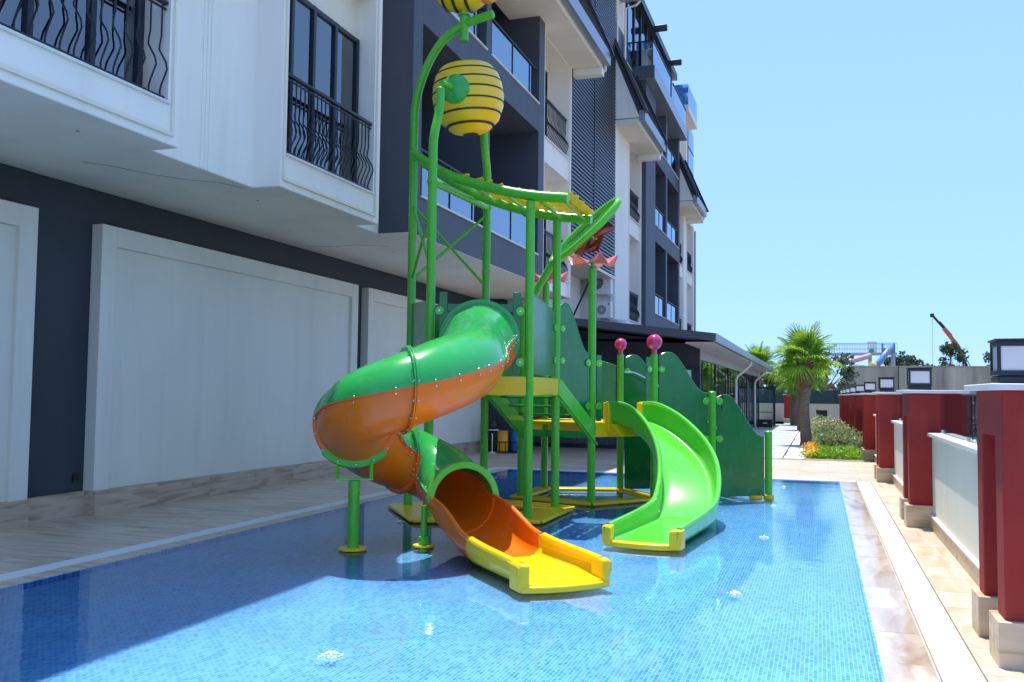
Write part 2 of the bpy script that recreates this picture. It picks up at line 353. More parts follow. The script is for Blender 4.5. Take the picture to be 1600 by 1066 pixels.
# raised panels with travertine plinth
def wpanel(y0, y1):
    z0, z1, fr = .30, 3.70, .26
    x0, x1 = -8.86, -8.69
    b = MB().box(x0,x1,y0,y0+fr,z0,z1).box(x0,x1,y1-fr,y1,z0,z1).box(x0,x1,y0+fr,y1-fr,z1-fr,z1)
    f = hp(b, 'wall_panel', M['sage'], bevel=.006)
    hp(MB().box(x0,-8.745,y0+fr,y1-fr,z0+.002,z1-fr), 'panel_field', M['sage'], f)
    n = max(1, round((y1-y0)/1.22)); d = (y1-y0)/n
    for i in range(n): hp(MB().box(-8.86,-8.66,y0+i*d+.0015,y0+(i+1)*d-.0015,0,.3), 'plinth_tile', M['trav'])
for y0,y1 in ((1.4,8.40),(9.42,16.32),(16.76,23.4)): wpanel(y0,y1)
for y0,y1 in ((8.40,9.42),(16.32,16.76)): hp(MB().box(-8.87,-8.825,y0+.002,y1-.002,0,.298),'plinth_tile',M['trav'])
hp(MB().box(-8.858,-8.84,9.24,9.34,.42,.52), 'socket_box', M['black'])
# --- upper storeys, white part
ZS = 4.16; TOP = 10.8
hp(MB().box(-12,-6.8,-6,13.4,ZS,TOP), 'upper_wall', M['white'])
hp(MB().box(-8.85,-6.235,13.405,20.86,4.152,4.1585), 'soffit_slab', M['soffit']); hp(MB().box(-8.85,-6.402,20.862,24.04,4.152,4.1585), 'soffit_slab', M['soffit'])
hp(MB().box(-8.85,-6.805,-6,13.404,4.152,4.1585), 'soffit_slab', M['soffit'])
for i,y in enumerate((8.84,8.91,8.98)): hp(MB().box(-6.8,-6.788,y,y+.03,ZS+.002,TOP), 'joint_strip', M['white'])
def baluster_mesh(h, bulge):
    pts = [(0,0,0),(0,0,.08*h),(bulge*.2,0,.14*h),(bulge,0,.30*h),(bulge*.75,0,.38*h),(-bulge*.25,0,.52*h),(-bulge*.2,0,.58*h),(0,0,.66*h),(0,0,h)]
    me = MB().tube(pts, .0105, 5).mesh('baluster'); me.materials.append(M['iron']); return me
BAL = baluster_mesh(.99, .085)
def railing(x, y0, y1, z0, n):
    z1 = z0+1.05
    rl = hp(MB().box(x-.03,x+.03,y0,y1,z1-.045,z1).box(x-.012,x+.012,y0,y1,z1-.10,z1-.075), 'railing', M['iron'], bevel=.008)
    hp(MB().box(x-.015,x+.015,y0,y1,z0,z0+.03), 'bottom_rail', M['iron'], rl)
    for i in range(n): inst('baluster', BAL, (x, lerp(y0+.06,y1-.06,i/(n-1)), z0), rl)
def window(x, ys, z0, z1, curtain=True):
    fr = .07; b = MB()
    b.box(x-.08,x,ys[0],ys[-1],z0,z0+fr).box(x-.08,x,ys[0],ys[-1],z1-fr,z1)
    for i,y in enumerate(ys):
        a = 0 if i == 0 else (-fr if i == len(ys)-1 else -fr/2); b.box(x-.075,x+.004,y+a,y+a+fr,z0,z1)
    f = hp(b, 'window', M['frame'], bevel=.006)
    for i in range(len(ys)-1): hp(MB().box(x-.045,x-.035,ys[i]+.03,ys[i+1]-.03,z0+.05,z1-.05), 'pane', M['win'], f)
    b = MB(); y = ys[0]+.05; prev = None
    hp(MB().box(x-.079,x-.072,ys[0]+.02,ys[-1]-.02,z0+.02,z1-.02), 'room_shade_sheet', M['navy'], f)  # navy sheet: dimness of the room behind the panes put into colour
    while curtain and y < ys[-1]-.05:
        if (y*1.13) % 1.15 < .78:
            p = (x-.061+.007*math.sin(y*70)+.003*math.sin(y*131), y)
            if prev: b.quad((*prev,z0+.02),(*p,z0+.02),(*p,z1-.02),(*prev,z1-.02))
            prev = p
        else: prev = None
        y += .015
    if b.v: hp(b, 'curtain', M['curtain'], f)
def bay(x, y0, y1, oy0, oy1, ys):
    """white bay standing proud of the wall with a full height window behind an iron railing"""
    xb = -6.8; xw = x-.34
    sills = ((4.16,4.57),(7.62,8.17))
    b = MB().box(xb-.02,x,y0,oy0,ZS-.002,TOP).box(xb-.02,x,oy1,y1,ZS-.002,TOP)
    for a,c in sills: b.box(xb-.02,x-.004,oy0,oy1,a-.001,c)
    hp(b, 'bay', M['white']); hp(MB().box(xb-.01,x-.004,y0+.003,y1-.003,ZS-.011,ZS-.0045), 'soffit_slab', M['soffit'])
    for z0,z1 in ((4.57,7.62),(8.17,TOP)):
        # recess behind the opening
        hp(MB().box(xw-.02,xb+.002,oy0,oy1,z0,z1) if xw-.02 < xb else MB().box(xb,xw,oy0,oy1,z0,z1), 'recess_wall', M['cream'])
        window(max(xw, xb)+.085, ys, z0+.03, z0+2.40, True)
        hp(MB().box(xb,x+.03,oy0-.02,oy1+.02,z0-.002,z0+.03), 'window_sill', M['cap'], bevel=.006)
        railing(x-.05, oy0+.01, oy1-.01, z0+.05, 22)
    t = MB()
    for y in (oy0-.085, oy1+.045): t.box(x-.002,x+.028,y,y+.04,4.24,TOP)
    t.box(x-.002,x+.028,oy0-.045,oy1+.045,4.24,4.28).box(x-.002,x+.028,oy0-.045,oy1+.045,7.70,7.74)
    hp(t, 'moulding', M['cream'], bevel=.006)
bay(-6.45, 3.2, 8.02, 4.2, 7.84, [4.3,5.3,6.3,7.05,7.75])
bay(-6.41, 9.90, 12.62, 10.03, 12.42, [10.06,10.52,11.08,11.68,12.38])
# fine cracks and a chipped corner in the soffit
def crack(pts, name='soffit_crack'):
    hp(MB().tube([(x,y,4.1505) for x,y in pts], .0035, 4), name, M['slate'])
crack([(-7.9,8.2),(-7.7,8.5),(-7.55,8.95),(-7.3,9.3),(-7.05,9.5),(-6.9,9.9)]); crack([(-8.6,14.2),(-8.2,14.4),(-7.7,14.3),(-7.2,14.6)])
for x,y in ((-7.0,7.2),(-7.2,10.6),(-7.4,15.2),(-7.1,17.6)): hp(MB().cyl((x,y,4.149),(x,y,4.152),.018,10), 'drip_hole', M['black'])
# --- slate balcony blocks
def balcony_block(y0, y1, cols, x=-6.23, floors=(4.16,7.73), ztop=11.2, back=-7.75, wl=.37, wr=.45, cap=True):
    for b in (MB().box(-9,x,y0,y0+wl,ZS,ztop+.6), MB().box(-9,x,y1-wr,y1,ZS,ztop+.6)): hp(b, 'balcony_frame', M['slate'], bevel=.008)
    ed = [y0+wl]+[c for pr in cols for c in pr]+[y1-wr]
    for i,z in enumerate(list(floors)+[ztop]):
        zt = z+.64
        hp(MB().box(-9,x-.003,y0+wl,y1-wr,z,zt), 'balcony_slab', M['slate'], bevel=.008)
    for (c0,c1) in cols: hp(MB().box(-9,x-.002,c0,c1,floors[0]+.64,ztop), 'balcony_divider', M['slate'], bevel=.006)
    hp(MB().box(-9,back,y0+wl,y1-wr,ZS,ztop), 'balcony_back_wall', M['navy'])
    for z in floors:
        zt = z+.64
        for i in range(0,len(ed),2):
            a, c = ed[i], ed[i+1]
            hp(MB().box(x-.16,x+.03,a,c,zt,zt+.028), 'coping', M['cap'])
            gl = hp(MB().box(x-.075,x-.06,a+.02,a+(c-a)*.86,zt+.03,zt+.76), 'glass_balustrade', M['blueglass'])
            hp(MB().tube([(x-.067,a,zt+.84),(x-.067,c,zt+.84)],.024,10), 'handrail', M['frame'], gl)
            for q in (.04,.45,.82): hp(MB().box(x-.09,x-.045,lerp(a,c,q),lerp(a,c,q)+.03,zt+.028,zt+.84),'clamp_post',M['frame'],gl)
            hp(MB().box(x-.085,x-.05,a+.02,a+(c-a)*.86,zt+.028,zt+.06),'glass_channel',M['frame'],gl)
            window(back+.085, [a+.5,(a+c)/2,c-.5], zt+.02, zt+2.3, False)
    # faces a little lighter ceiling
    for i,z in enumerate(list(floors[1:])+[ztop]): hp(MB().box(back,x-.2,y0+wl+.002,y1-wr-.002,z-.012,z-.003), 'balcony_ceiling', M['slate'])
balcony_block(13.4, 20.86, [(16.82,17.08)])
balcony_block(34.45, 43.3, [(39.2,39.6)], floors=(4.16,7.73,11.0), ztop=14.2, wl=2.1, wr=.4)
# --- cream sections with French windows
def cream_section(y0, y1, oy0, oy1, floors=(4.2,7.9), ztop=10.6, x=-6.4, xw=-6.98, z0=0):
    for b in (MB().box(-9,x,y0,oy0,z0,ztop), MB().box(-9,x,oy1,y1,z0,ztop)): hp(b, 'pilaster', M['white'], bevel=.008)
    zz = [0]+[f for f in floors]
    for f in floors:
        hp(MB().box(-9,x-.03,oy0,oy1,max(z0,f-.58),f), 'spandrel', M['white'], bevel=.006)
        hp(MB().box(-9,x+.02,oy0-.01,oy1+.01,f,f+.03), 'window_sill', M['cap'])
        railing(x-.08, oy0+.02, oy1-.02, f+.05, 20)
        window(xw+.085, [oy0+.02,(oy0+oy1)/2,oy1-.45], f+.05, f+2.3, True)
    hp(MB().box(-9,xw,oy0,oy1,z0+.001,ztop-.01), 'recess_wall', M['cream'])
    hp(MB().box(-9,x-.03,oy0,oy1,ztop-.12,ztop-.012), 'spandrel', M['cream'])
    tr = MB()
    for y in (oy0-.06, oy1+.02): tr.box(x-.002,x+.03,y,y+.04,max(z0,3.6),ztop)
    hp(tr,'moulding',M['white'])
cream_section(20.86, 24.05, 21.38, 23.80, floors=(4.55,7.9), z0=ZS)
cream_section(29.75, 34.45, 32.02, 34.20)
cream_section(43.3, 46.2, 43.9, 45.6); cream_section(46.2, 50.0, 46.9, 49.3)
# --- ribbed metal cladding
cl = hp(MB().box(-9,-6.46,24.05,29.75,5.45,16.4), 'cladding_backing', M['slate'])
M['clad'] = mat('ribbed_metal', (.10,.105,.125), .38, metal=.55, var=.05)
s = MB(); z = 5.5; 
while z < 16.3:
    for y0,y1 in ((24.09,26.70),(26.76,29.73)): s.box(-6.46,-6.40,y0,y1,z,z+.06)
    z += .115
stuff(hp(s, 'cladding_ribs', M['clad'], cl))
hp(MB().box(-6.47,-6.385,26.70,26.76,5.46,16.4).box(-6.47,-6.385,24.05,24.09,5.46,16.4), 'cladding_seam', M['frame'], cl)
hp(MB().box(-9,-7.5,24.05,29.75,3.75,5.449), 'service_wall', M['soffit'])
hp(MB().box(-7.5,-6.40,24.06,29.74,5.36,5.448), 'service_soffit', M['cream'])
# --- eaves and mansard roof
def mansard(y0, y1, end_only=False):
    zE = 10.72; xE = -5.42
    hp(MB().box(-7.0,-5.62,y0,y1-.1,10.50,zE), 'eave_soffit', M['cream'], bevel=.01)
    hp(MB().box(-6.4,-5.58,y1-.38,y1-.09,10.30,10.499), 'eave_beam', M['white'], bevel=.01)
    hp(MB().box(-5.62,xE,y0-.02,y1,10.62,10.98), 'fascia', M['fascia'], bevel=.01)
    prof = [(-5.45,y0,10.985),(-6.55,y0,13.55),(-9,y0,13.55),(-9,y0,10.721),(-5.66,y0,10.721)]
    rf = hp(MB().prism(prof,(0,y1-y0-.02,0)), 'roof', M['roof'])
    hp(MB().prism([(-5.60,y0-.012,10.74),(-6.62,y0-.012,13.3),(-8.9,y0-.012,13.3),(-8.9,y0-.012,10.74)],(0,.009,0)), 'gable_wall', M['white'], rf)
    n = 9
    for i in range(n):      # shingle courses
        t0, t1 = i/n, (i+1)/n
        a = (lerp(-5.45,-6.55,t0)+.035, lerp(10.985,13.55,t0)+.015); c = (lerp(-5.45,-6.55,t1)+.008, lerp(10.985,13.55,t1)+.003)
        hp(MB().prism([(a[0],y0,a[1]),(c[0],y0,c[1]),(c[0]-.03,y0,c[1]),(a[0]-.03,y0,a[1])],(0,y1-y0-.03,0)), 'shingle_course', M['roof'], rf)
    hp(MB().bar((-5.36,y1-.0,10.90),(-6.52,y1-.0,13.62),.10,.16,(0,1,0)), 'verge_board', M['frame'], rf)
    hp(MB().bar((-5.36,y0-.03,10.90),(-6.52,y0-.03,13.62),.10,.30,(0,1,0)), 'verge_board', M['slate'], rf)
    # rainwater elbow
    hp(MB().tube([(-5.56,y1-.05,10.62),(-5.56,y1-.05,10.50),(-5.75,y1-.06,10.40),(-6.3,y1-.05,10.38)],.04,8), 'downpipe', M['white'])
mansard(-6, 24.5); mansard(29.78, 34.0); mansard(43.4, 47.2)
# --- upper storey and roof terrace
hp(MB().box(-12,-7.2,-6,50,10.8,13.6), 'upper_storey', M['white'])
hp(MB().box(-12,-6.75,29.8,34.3,13.55,16.3), 'attic_wall', M['cream']); hp(MB().box(-12,-6.75,43.2,47.5,13.56,15.2), 'attic_wall', M['cream'])
hp(MB().box(-6.75,-5.95,29.8,32.2,15.75,15.95), 'attic_eave', M['fascia'])
hp(MB().box(-6.74,-6.68,29.9,33.0,13.6,14.6), 'attic_railing', M['iron'])
hp(MB().tube([(-6.05,32.2,15.75),(-6.2,32.2,15.6),(-6.6,32.25,15.55),(-6.62,32.25,13.4)],.045,8), 'downpipe', M['white'])
hp(MB().tube([(-6.55,30.6,16.2),(-6.55,30.6,13.5)],.04,8), 'downpipe', M['white'])
ter = hp(MB().box(-9,-5.88,34.3,43.4,13.60,14.12), 'terrace_slab', M['fascia'], bevel=.01)
hp(MB().box(-6.7,-5.90,34.26,34.299,13.62,14.10), 'terrace_edge', M['slate'], ter)
hp(MB().box(-5.97,-5.95,34.35,38.6,14.12,15.05).box(-5.97,-5.95,39.3,43.3,14.12,15.0).box(-6.6,-5.97,34.35,34.37,14.12,15.05), 'glass_balustrade', M['blueglass'])
hp(MB().box(-5.99,-5.93,34.33,38.6,15.05,15.10).box(-5.99,-5.93,39.3,43.3,15.0,15.05).box(-6.7,-5.97,34.33,34.38,15.05,15.10), 'handrail', M['frame'])
pent = hp(MB().box(-9.5,-6.72,33.0,43.6,14.0,14.3).box(-10,-6.45,31.6,44.0,16.75,17.05), 'penthouse', M['frame'])
yy = 33.0
for i in range(9):
    hp(MB().box(-6.78,-6.66,yy-.06,yy+.06,14.3,16.75), 'mullion', M['frame'], pent)
    if i < 8: hp(MB().box(-6.73,-6.71,yy+.06,yy+1.265,14.3,16.75), 'pane', M['blueglass'] if i % 3 != 1 else M['win'], pent)
    yy += 1.325
hp(MB().box(-9.4,-9.3,33,43.6,14.3,16.75), 'room_wall', mat('ochre_room', (.30,.20,.10), .8), pent)
for y in (33.4,37.6,41.8): hp(MB().box(-7.2,-5.95,y,y+.22,16.76,17.0), 'pergola_beam', M['frame'], pent, bevel=.03)
hp(MB().box(-12,-6.5,47.4,50.0,10.6,16.5), 'end_tower', M['white'])
tw = hp(MB().box(-6.5,-6.44,47.9,49.9,11.2,15.6), 'tower_glazing', M['blueglass'])
for i in range(4): hp(MB().box(-6.46,-6.42,47.9,49.9,11.2+1.1*i,11.25+1.1*i), 'transom', M['frame'], tw)
hp(MB().box(-6.6,-5.9,43.9,47.2,15.2,15.5), 'terrace_slab', M['white'])
hp(MB().box(-5.94,-5.92,43.9,47.2,15.5,16.5).box(-6.6,-5.94,43.9,43.92,15.5,16.5), 'glass_balustrade', M['blueglass'])
hp(MB().tube([(-6.36,49.9,10.4),(-6.36,49.9,2)],.05,8), 'downpipe', M['fascia'])
# ------------------------------------------------------------------ water play towers
V3 = Vector
def pol(c, R, a): return V3((c[0]+R*math.cos(rad(a)), c[1]+R*math.sin(rad(a)), 0))
C1 = (-4.33,11.67); C2 = (-3.47,14.06); RR = 1.063; PR = .058
P1, P2, L3, L1, L2 = [pol(C1,RR,a) for a in (-36,36,108,180,252)]
Q4, Q5, Q6, Q1, Q3 = [pol(C2,RR,a) for a in (0,72,144,216,288)]
def zz(p, z): return V3((p[0], p[1], z))
tall = thing('play_tower', 'tall water play tower of green poles with curved leaf roof and yellow platform', 'play tower', (C1[0],C1[1],0))
low = thing('play_tower', 'low water play tower with pink ball posts, wavy panels and flower tops', 'play tower', (C2[0],C2[1],0))
def tp(mb, name, m, par=tall, **k): return mb.build(name, m, par, **k)
def pole(par, p, z1, path=None, r=PR, foot=True):
    pts = path or [zz(p,-.05), zz(p,z1)]
    # rounded cap
    d = (pts[-1]-pts[-2]).normalized(); pts2 = list(pts)+[pts[-1]+d*.012, pts[-1]+d*.02]
    o = tp(MB().tube(pts2, [r]*len(pts)+[r*.8, r*.3], 16), 'pole', M['green'], par)
    return o
def smooth_path(pts, it=3):
    P = [V3(p) for p in pts]
    for _ in range(it):
        Q = [P[0]]
        for a,b in zip(P[:-1],P[1:]): Q += [a.lerp(b,.25), a.lerp(b,.75)]
        P = Q+[P[-1]]
    return P
pole(tall, P1, 4.02); pole(tall, P2, 4.02)
def joggle(p, dy, z1): return [zz(p,-.05)]+smooth_path([zz(p,4.55), zz(p,4.85), V3((p.x+.02,p.y+dy,5.25)), V3((p.x+.02,p.y+dy,5.45))],2)+[V3((p.x+.02,p.y+dy,z1))]
pole(tall, L2, 5.6, joggle(L2,.16,5.52)); pole(tall, L3, 5.6, joggle(L3,-.22,5.52))
arch = [zz(L1,-.05)]+smooth_path([zz(L1,5.0), zz(L1,5.75), V3((-5.1,11.67,6.42)), V3((-4.72,11.67,6.70)), V3((-4.24,11.67,6.80))],3)
pole(tall, L1, 0, arch)
# spout pipe under the bee
tp(MB().cyl((-4.66,11.67,6.46),(-4.66,11.67,6.82),.062,16), 'spout_pipe', M['green'])
tp(MB().cyl((-4.66,11.67,6.82),(-4.66,11.67,6.845),.085,16), 'flange', M['green'])
# X braces
for a,b in ((zz(L1,4.20),zz(L3,3.15)),(zz(L1,3.15),zz(L3,4.22)),(zz(L1,4.2),zz(L2,3.15)),(zz(L1,3.15),zz(L2,3.95))):
    tp(MB().cyl(a,b,.021,10), 'brace', M['green'])
tp(MB().cyl(zz(L2,4.27),zz(L3,4.33),.05,14), 'cross_beam', M['green'])
for p,z in ((L2,4.27),(L3,4.33)): tp(MB().lathe([(0.001,-.075),(.055,-.05),(.075,0),(.055,.05),(.001,.075)],zz(p,z)), 'joint_ball', M['green'])
# roof frame: two bent tubes and yellow slats
fr_f = smooth_path([(-5.34,11.55,4.90),(-4.75,11.25,4.50),(-4.15,11.08,4.27),(-3.5,11.05,4.10),(-2.98,11.05,4.04)],3)
fr_b = smooth_path([(-5.34,11.80,4.86),(-4.75,12.1,4.45),(-4.15,12.28,4.22),(-3.5,12.3,4.06),(-2.98,12.3,4.0)],3)
for p in (fr_f, fr_b): tp(MB().tube(p,.066,14), 'roof_tube', M['green'])
for i in (.28,.45,.60,.75,.90):
    a = fr_f[int(i*(len(fr_f)-1))]; c = fr_b[int(i*(len(fr_b)-1))]
    tp(MB().cyl(a+V3((0,0,-.02)),c+V3((0,0,-.02)),.02,8), 'roof_strut', M['green'])
for i in range(10):          # overlapping yellow leaf slats
    t = .40+.6*i/9.5; k = min(len(fr_f)-1, int(t*(len(fr_f)-1)))
    a = fr_f[k]; c = fr_b[k]; n = 12; vs = []
    off = V3((.0,0,.045))
    for j in range(n+1):
        q = a.lerp(c,.04+.92*j/n)+off; wv = .012*math.sin(j*1.7+i); vs.append((q+V3((-.055,0,.0+wv)), q+V3((.07+.02*math.sin(j*2.1+i),0,.03+wv))))
    m = MB()
    for j in range(n):
        m.add([vs[j][0],vs[j+1][0],vs[j+1][1],vs[j][1]]+[v+V3((0,0,.014)) for v in (vs[j][0],vs[j+1][0],vs[j+1][1],vs[j][1])],[(3,2,1,0),(4,5,6,7),(0,1,5,4),(2,3,7,6),(0,3,7,4),(1,2,6,5)])
    tp(m, 'roof_slat', M['yellow'])
def pent_plate(par, c, ri, ro, z0, z1, angs, m, name, gap=.01):
    for a in angs:
        pts = [pol(c,ri,a+.7),pol(c,ro,a+.7),pol(c,ro,a+71.3),pol(c,ri,a+71.3)]
        tp(MB().prism([zz(p,z0) for p in pts],(0,0,z1-z0)), name, m, par, bevel=.012)
pent_plate(tall, C1, .70, 1.36, .0, .045, (-36,36,108,180,252), M['yellow'], 'base_plate')
pent_plate(low, C2, .90, 1.24, .0, .045, (0,72,144,216,288), M['yellow'], 'base_plate')
def platform(par, c, verts, z, h, skip=()):
    tp(MB().prism([zz(p,z-.05) for p in verts],(0,0,.045)), 'platform', M['yellow'], par)
    for i in range(5):
        a, b = verts[i], verts[(i+1) % 5]
        if i in skip: continue
        d = (b-a).normalized(); n = V3((d.y,-d.x,0))
        aa = a+d*.03+n*.03; bb = b-d*.03+n*.03
        sk = tp(MB().bar(zz(aa,z-h/2),zz(bb,z-h/2),.03,h), 'skirt_board', M['yellow'], par, bevel=.008)
        tp(MB().bar(zz(aa+d*.25+n*.016,z-h*.72),zz(bb-d*.25+n*.016,z-h*.72),.02,h*.45), 'skirt_rib', M['yellow'], sk, bevel=.01)
platform(tall, C1, [P1,P2,L3,L1,L2], 1.80, .235)
platform(low, C2, [Q4,Q5,Q6,Q1,Q3], 1.18, .21, skip=(3,))
# --- panels with disc clamps
def panel(par, a, b, top, z0, name='panel', n=22, g=.075, m='panel', th=.018):
    a = V3(a); b = V3(b); d = (b-a); Ln = d.length; d.normalize(); nn = V3((-d.y,d.x,0))
    pts = [zz(a+d*g,z0(0) if callable(z0) else z0)]
    for i in range(n+1):
        t = i/n; pts.append(zz(a+d*lerp(g,Ln-g,t), top(t)))
    if callable(z0): pts += [zz(a+d*lerp(g,Ln-g,t), z0(t)) for t in (1,)]
    else: pts.append(zz(b-d*g, z0))
    pts[0] = zz(a+d*g, z0(0) if callable(z0) else z0)
    o = tp(MB().prism([p-nn*th/2 for p in pts], nn*th), name, M[m], par, bevel=.006)
    # raised rim along the top edge
    rim = [p for p in pts[1:n+2]]
    tp(MB().tube([p for p in rim],.014,6), 'panel_rim', M[m], o)
    return o
def clamps(par, pole_p, dirs, zs, r=.055):
    for d in dirs:
        d = V3(d); d.z = 0; d.normalize(); nn = V3((-d.y,d.x,0))
        if nn.y > 0: nn = -nn
        for z in zs:
            c = zz(pole_p+d*.115+nn*.012,z)
            o = tp(MB().cyl(c,c+nn*.022,r,18), 'clamp_disc', M['greenslide'], par, bevel=.004)
            tp(MB().cyl(c+nn*.022,c+nn*.03,.014,8), 'bolt', M['steel'], o)
            tp(MB().bar(zz(pole_p+d*.04,z),zz(pole_p+d*.1,z),.02,.06), 'clamp_arm', M['green'], o)
sm = lambda t: t*t*(3-2*t)
# tall tower guard panels
panel(tall, P1, P2, lambda t: lerp(2.86,2.72,t), 1.83)
panel(tall, L2, L1, lambda t: lerp(2.75,2.80,t), 1.83)
panel(tall, L1, L3, lambda t: 2.70+.14*math.sin(t*math.pi), 1.83)
clamps(tall, P1, [P2-P1], (2.1,2.62)); clamps(tall, P2, [P1-P2], (2.05,2.5)); clamps(tall, P2, [Q3-P2], (2.05,2.5), .05)
# slide portal boards
e = (P1-L2).normalized(); nrm = V3((e.y,-e.x,0))
for p,s in ((P1,-1),(L2,1)):
    q = p+e*s*.16
    o = tp(MB().bar(zz(q,1.82),zz(q,2.86),.10,.022,nrm), 'portal_board', M['panel'], bevel=.006)
    clamps(tall, p, [e*s], (1.98,2.62))
tp(MB().bar(zz(L2+e*.21,2.66),zz(P1-e*.21,2.66),.03,.10), 'portal_head', M['panel'], bevel=.006)
# stairs between the platforms, guarded by wavy panels
st0, st1 = P2.lerp(L3,.5), Q1.lerp(Q3,.5)
for a,b in ((P2,Q3),(L3,Q1)):
    off = (st0-a)*(-.06 if a is P2 else .08)
    A = zz(a+off,1.68); B = zz(b+off,1.02)
    d = (B-A)
    tp(MB().bar(A-d*.04,B+d*.05,.035,.24), 'stair_stringer', M['greenslide'], bevel=.008)
    tp(MB().bar(A-d*.04+V3((0,0,-.125)),B+d*.05+V3((0,0,-.125)),.10,.016), 'stringer_flange', M['greenslide'], bevel=.004)
for i in range(4):
    t = (i+.6)/4.2; a = P2.lerp(Q3,t)*.92+L3.lerp(Q1,t)*.08; b = P2.lerp(Q3,t)*.08+L3.lerp(Q1,t)*.92; z = lerp(1.74,1.20,t)
    tp(MB().bar(zz(a,z),zz(b,z),.20,.03), 'stair_tread', M['shell'], bevel=.006)
tp(MB().bar(zz(Q3.lerp(Q1,.06),1.0),zz(Q3.lerp(Q1,.94),1.0),.06,.10), 'stair_foot_beam', M['shell'])
wave = lambda z0,z1,p=.18: (lambda t: lerp(z0,z1,sm(min(1,max(0,(t-p)/(1-p-.05)))))+.05*math.sin(min(1,t/p)*math.pi*.5)-.05)
panel(tall, P2, Q3, wave(2.86,2.18,.2), lambda t: lerp(1.5,.95,t))
panel(tall, L3, Q1, wave(2.86,2.18,.2), lambda t: lerp(1.5,.95,t))
clamps(low, Q3, [P2-Q3, Q4-Q3], (2.04,1.42), .055)
# low tower poles
pole(low, Q3, 3.42); pole(low, Q4, 2.20); pole(low, Q5, 2.24); pole(low, Q6, 3.42)
stem = [zz(Q1,-.05)]+smooth_path([zz(Q1,2.5), zz(Q1,2.8), V3((-4.16,13.42,3.08)), V3((-3.82,13.40,3.62))],2)
pole(low, Q1, 0, stem)
panel(low, Q5, Q6, lambda t: 2.06+.12*math.sin(t*math.pi), 1.22)
panel(low, Q6, Q1, lambda t: 2.06+.12*math.sin(t*math.pi), 1.22)
for p,s in ((Q3,1),(Q4,-1)):
    d = (Q4-Q3).normalized(); q = p+d*s*.13
    tp(MB().bar(zz(q,1.2),zz(q,2.16),.09,.02,V3((d.y,-d.x,0))), 'portal_board', M['panel'], low, bevel=.006)
# entry stair with wavy side panels
dr = (V3((-.78,15.07,0))-V3((Q4.x,Q4.y,0))); R1 = Q4+dr*.5; R2 = Q4+dr; sh = Q5-Q4
for k,o in enumerate((V3((0,0,0)), sh)):
    a, b, c = Q4+o, R1+o, R2+o
    pole(low, b, 1.64); pole(low, c, 1.03)
    panel(low, a, b, wave(2.24,1.62,.2), .03); panel(low, b, c, wave(1.60,.95,.18), .03)
    clamps(low, b, [a-b, c-b], (1.50,.92) ); clamps(low, a, [b-a], (1.98,), .05)
    if k == 0: clamps(low, a, [Q3-a], (1.98,), .05)
    tp(MB().cyl(zz(c,-.03),zz(c,.05),.085,16), 'pole_foot', M['yellow'], low, bevel=.01)
    tp(MB().cyl(zz(c-dr.normalized()*.22,-.03),zz(c-dr.normalized()*.22,.045),.10,18), 'pole_foot', M['yellow'], low, bevel=.01)
for i in range(5):
    t = (i+.7)/5.5; a = Q4+dr*t; b = a+sh
    tp(MB().bar(zz(a.lerp(b,.06),lerp(1.1,.08,t)),zz(a.lerp(b,.94),lerp(1.1,.08,t)),.26,.03), 'stair_tread', M['shell'], low, bevel=.006)
tp(MB().tube(smooth_path([zz(Q5.lerp(Q4,.12),1.95),zz(Q5+dr*.12-sh*.12,1.95),zz(Q5+dr*.55-sh*.12,1.45),zz(Q5+dr*.95-sh*.12,.9)],3),.02,10), 'handrail', M['steel'], low)
tp(MB().tube(smooth_path([zz(R1,1.62),zz(R1+V3((.03,.02,0)),1.74),zz(R1+V3((.12,.05,0)),1.76),zz(R1+V3((.16,.08,0)),1.6),zz(R1+V3((.12,.08,0)),1.3)],3),.012,8), 'hose', M['black'], low)
# ball tops
for p,z,r in ((Q4,2.20,.118),(Q5,2.24,.10)):
    tp(MB().cyl(zz(p,z),zz(p,z+.09),.04,14), 'ball_neck', M['magenta'], low)
    tp(MB().lathe([(r*math.sin(a*math.pi/14)+.0005,-r*math.cos(a*math.pi/14)) for a in range(15)],zz(p,z+.08+r),26), 'ball_top', M['magenta'], low, sharp=80)
# flower tops: wavy petals
def flower(par, c, R, m, mt=None, npet=6, name='flower_top', lift=.10):
    c = V3(c); n = npet*12; rings = [(.03,0),(.35,.02),(.7,.06),(1.0,.10)]
    b = MB(); vs = []; fs = []
    for r,h in rings:
        for k in range(n):
            a = 2*math.pi*k/n; ph = math.asin(math.cos(npet*a))/(math.pi/2)
            rr = R*r*(1+.10*ph*r); z = h*R*2*.3+lift*ph*r*r*R*2
            p = V3((rr*math.cos(a), rr*math.sin(a), z)); vs.append((mt @ p if mt else p)+c)
    o = len(vs); dn = (mt @ V3((0,0,-.018)) if mt else V3((0,0,-.018)))
    vs += [v+dn for v in vs]
    for i in range(len(rings)-1):
        for k in range(n):
            k2 = (k+1) % n; q = (i*n+k,i*n+k2,(i+1)*n+k2,(i+1)*n+k); fs.append(q); fs.append(tuple(x+o for x in q[::-1]))
    for k in range(n):
        k2 = (k+1) % n; i = len(rings)-1; fs.append((i*n+k,i*n+k2,o+i*n+k2,o+i*n+k))
    fs.append(tuple(range(n)))
    b.add(vs, fs); return b.build(name, m, par, sharp=50)
for p in (Q3, Q6):
    tp(MB().cyl(zz(p,3.42),zz(p,3.54),.03,12), 'flower_neck', M['green'], low)
    flower(low, zz(p,3.52), .34, M['pink'], lift=.11)
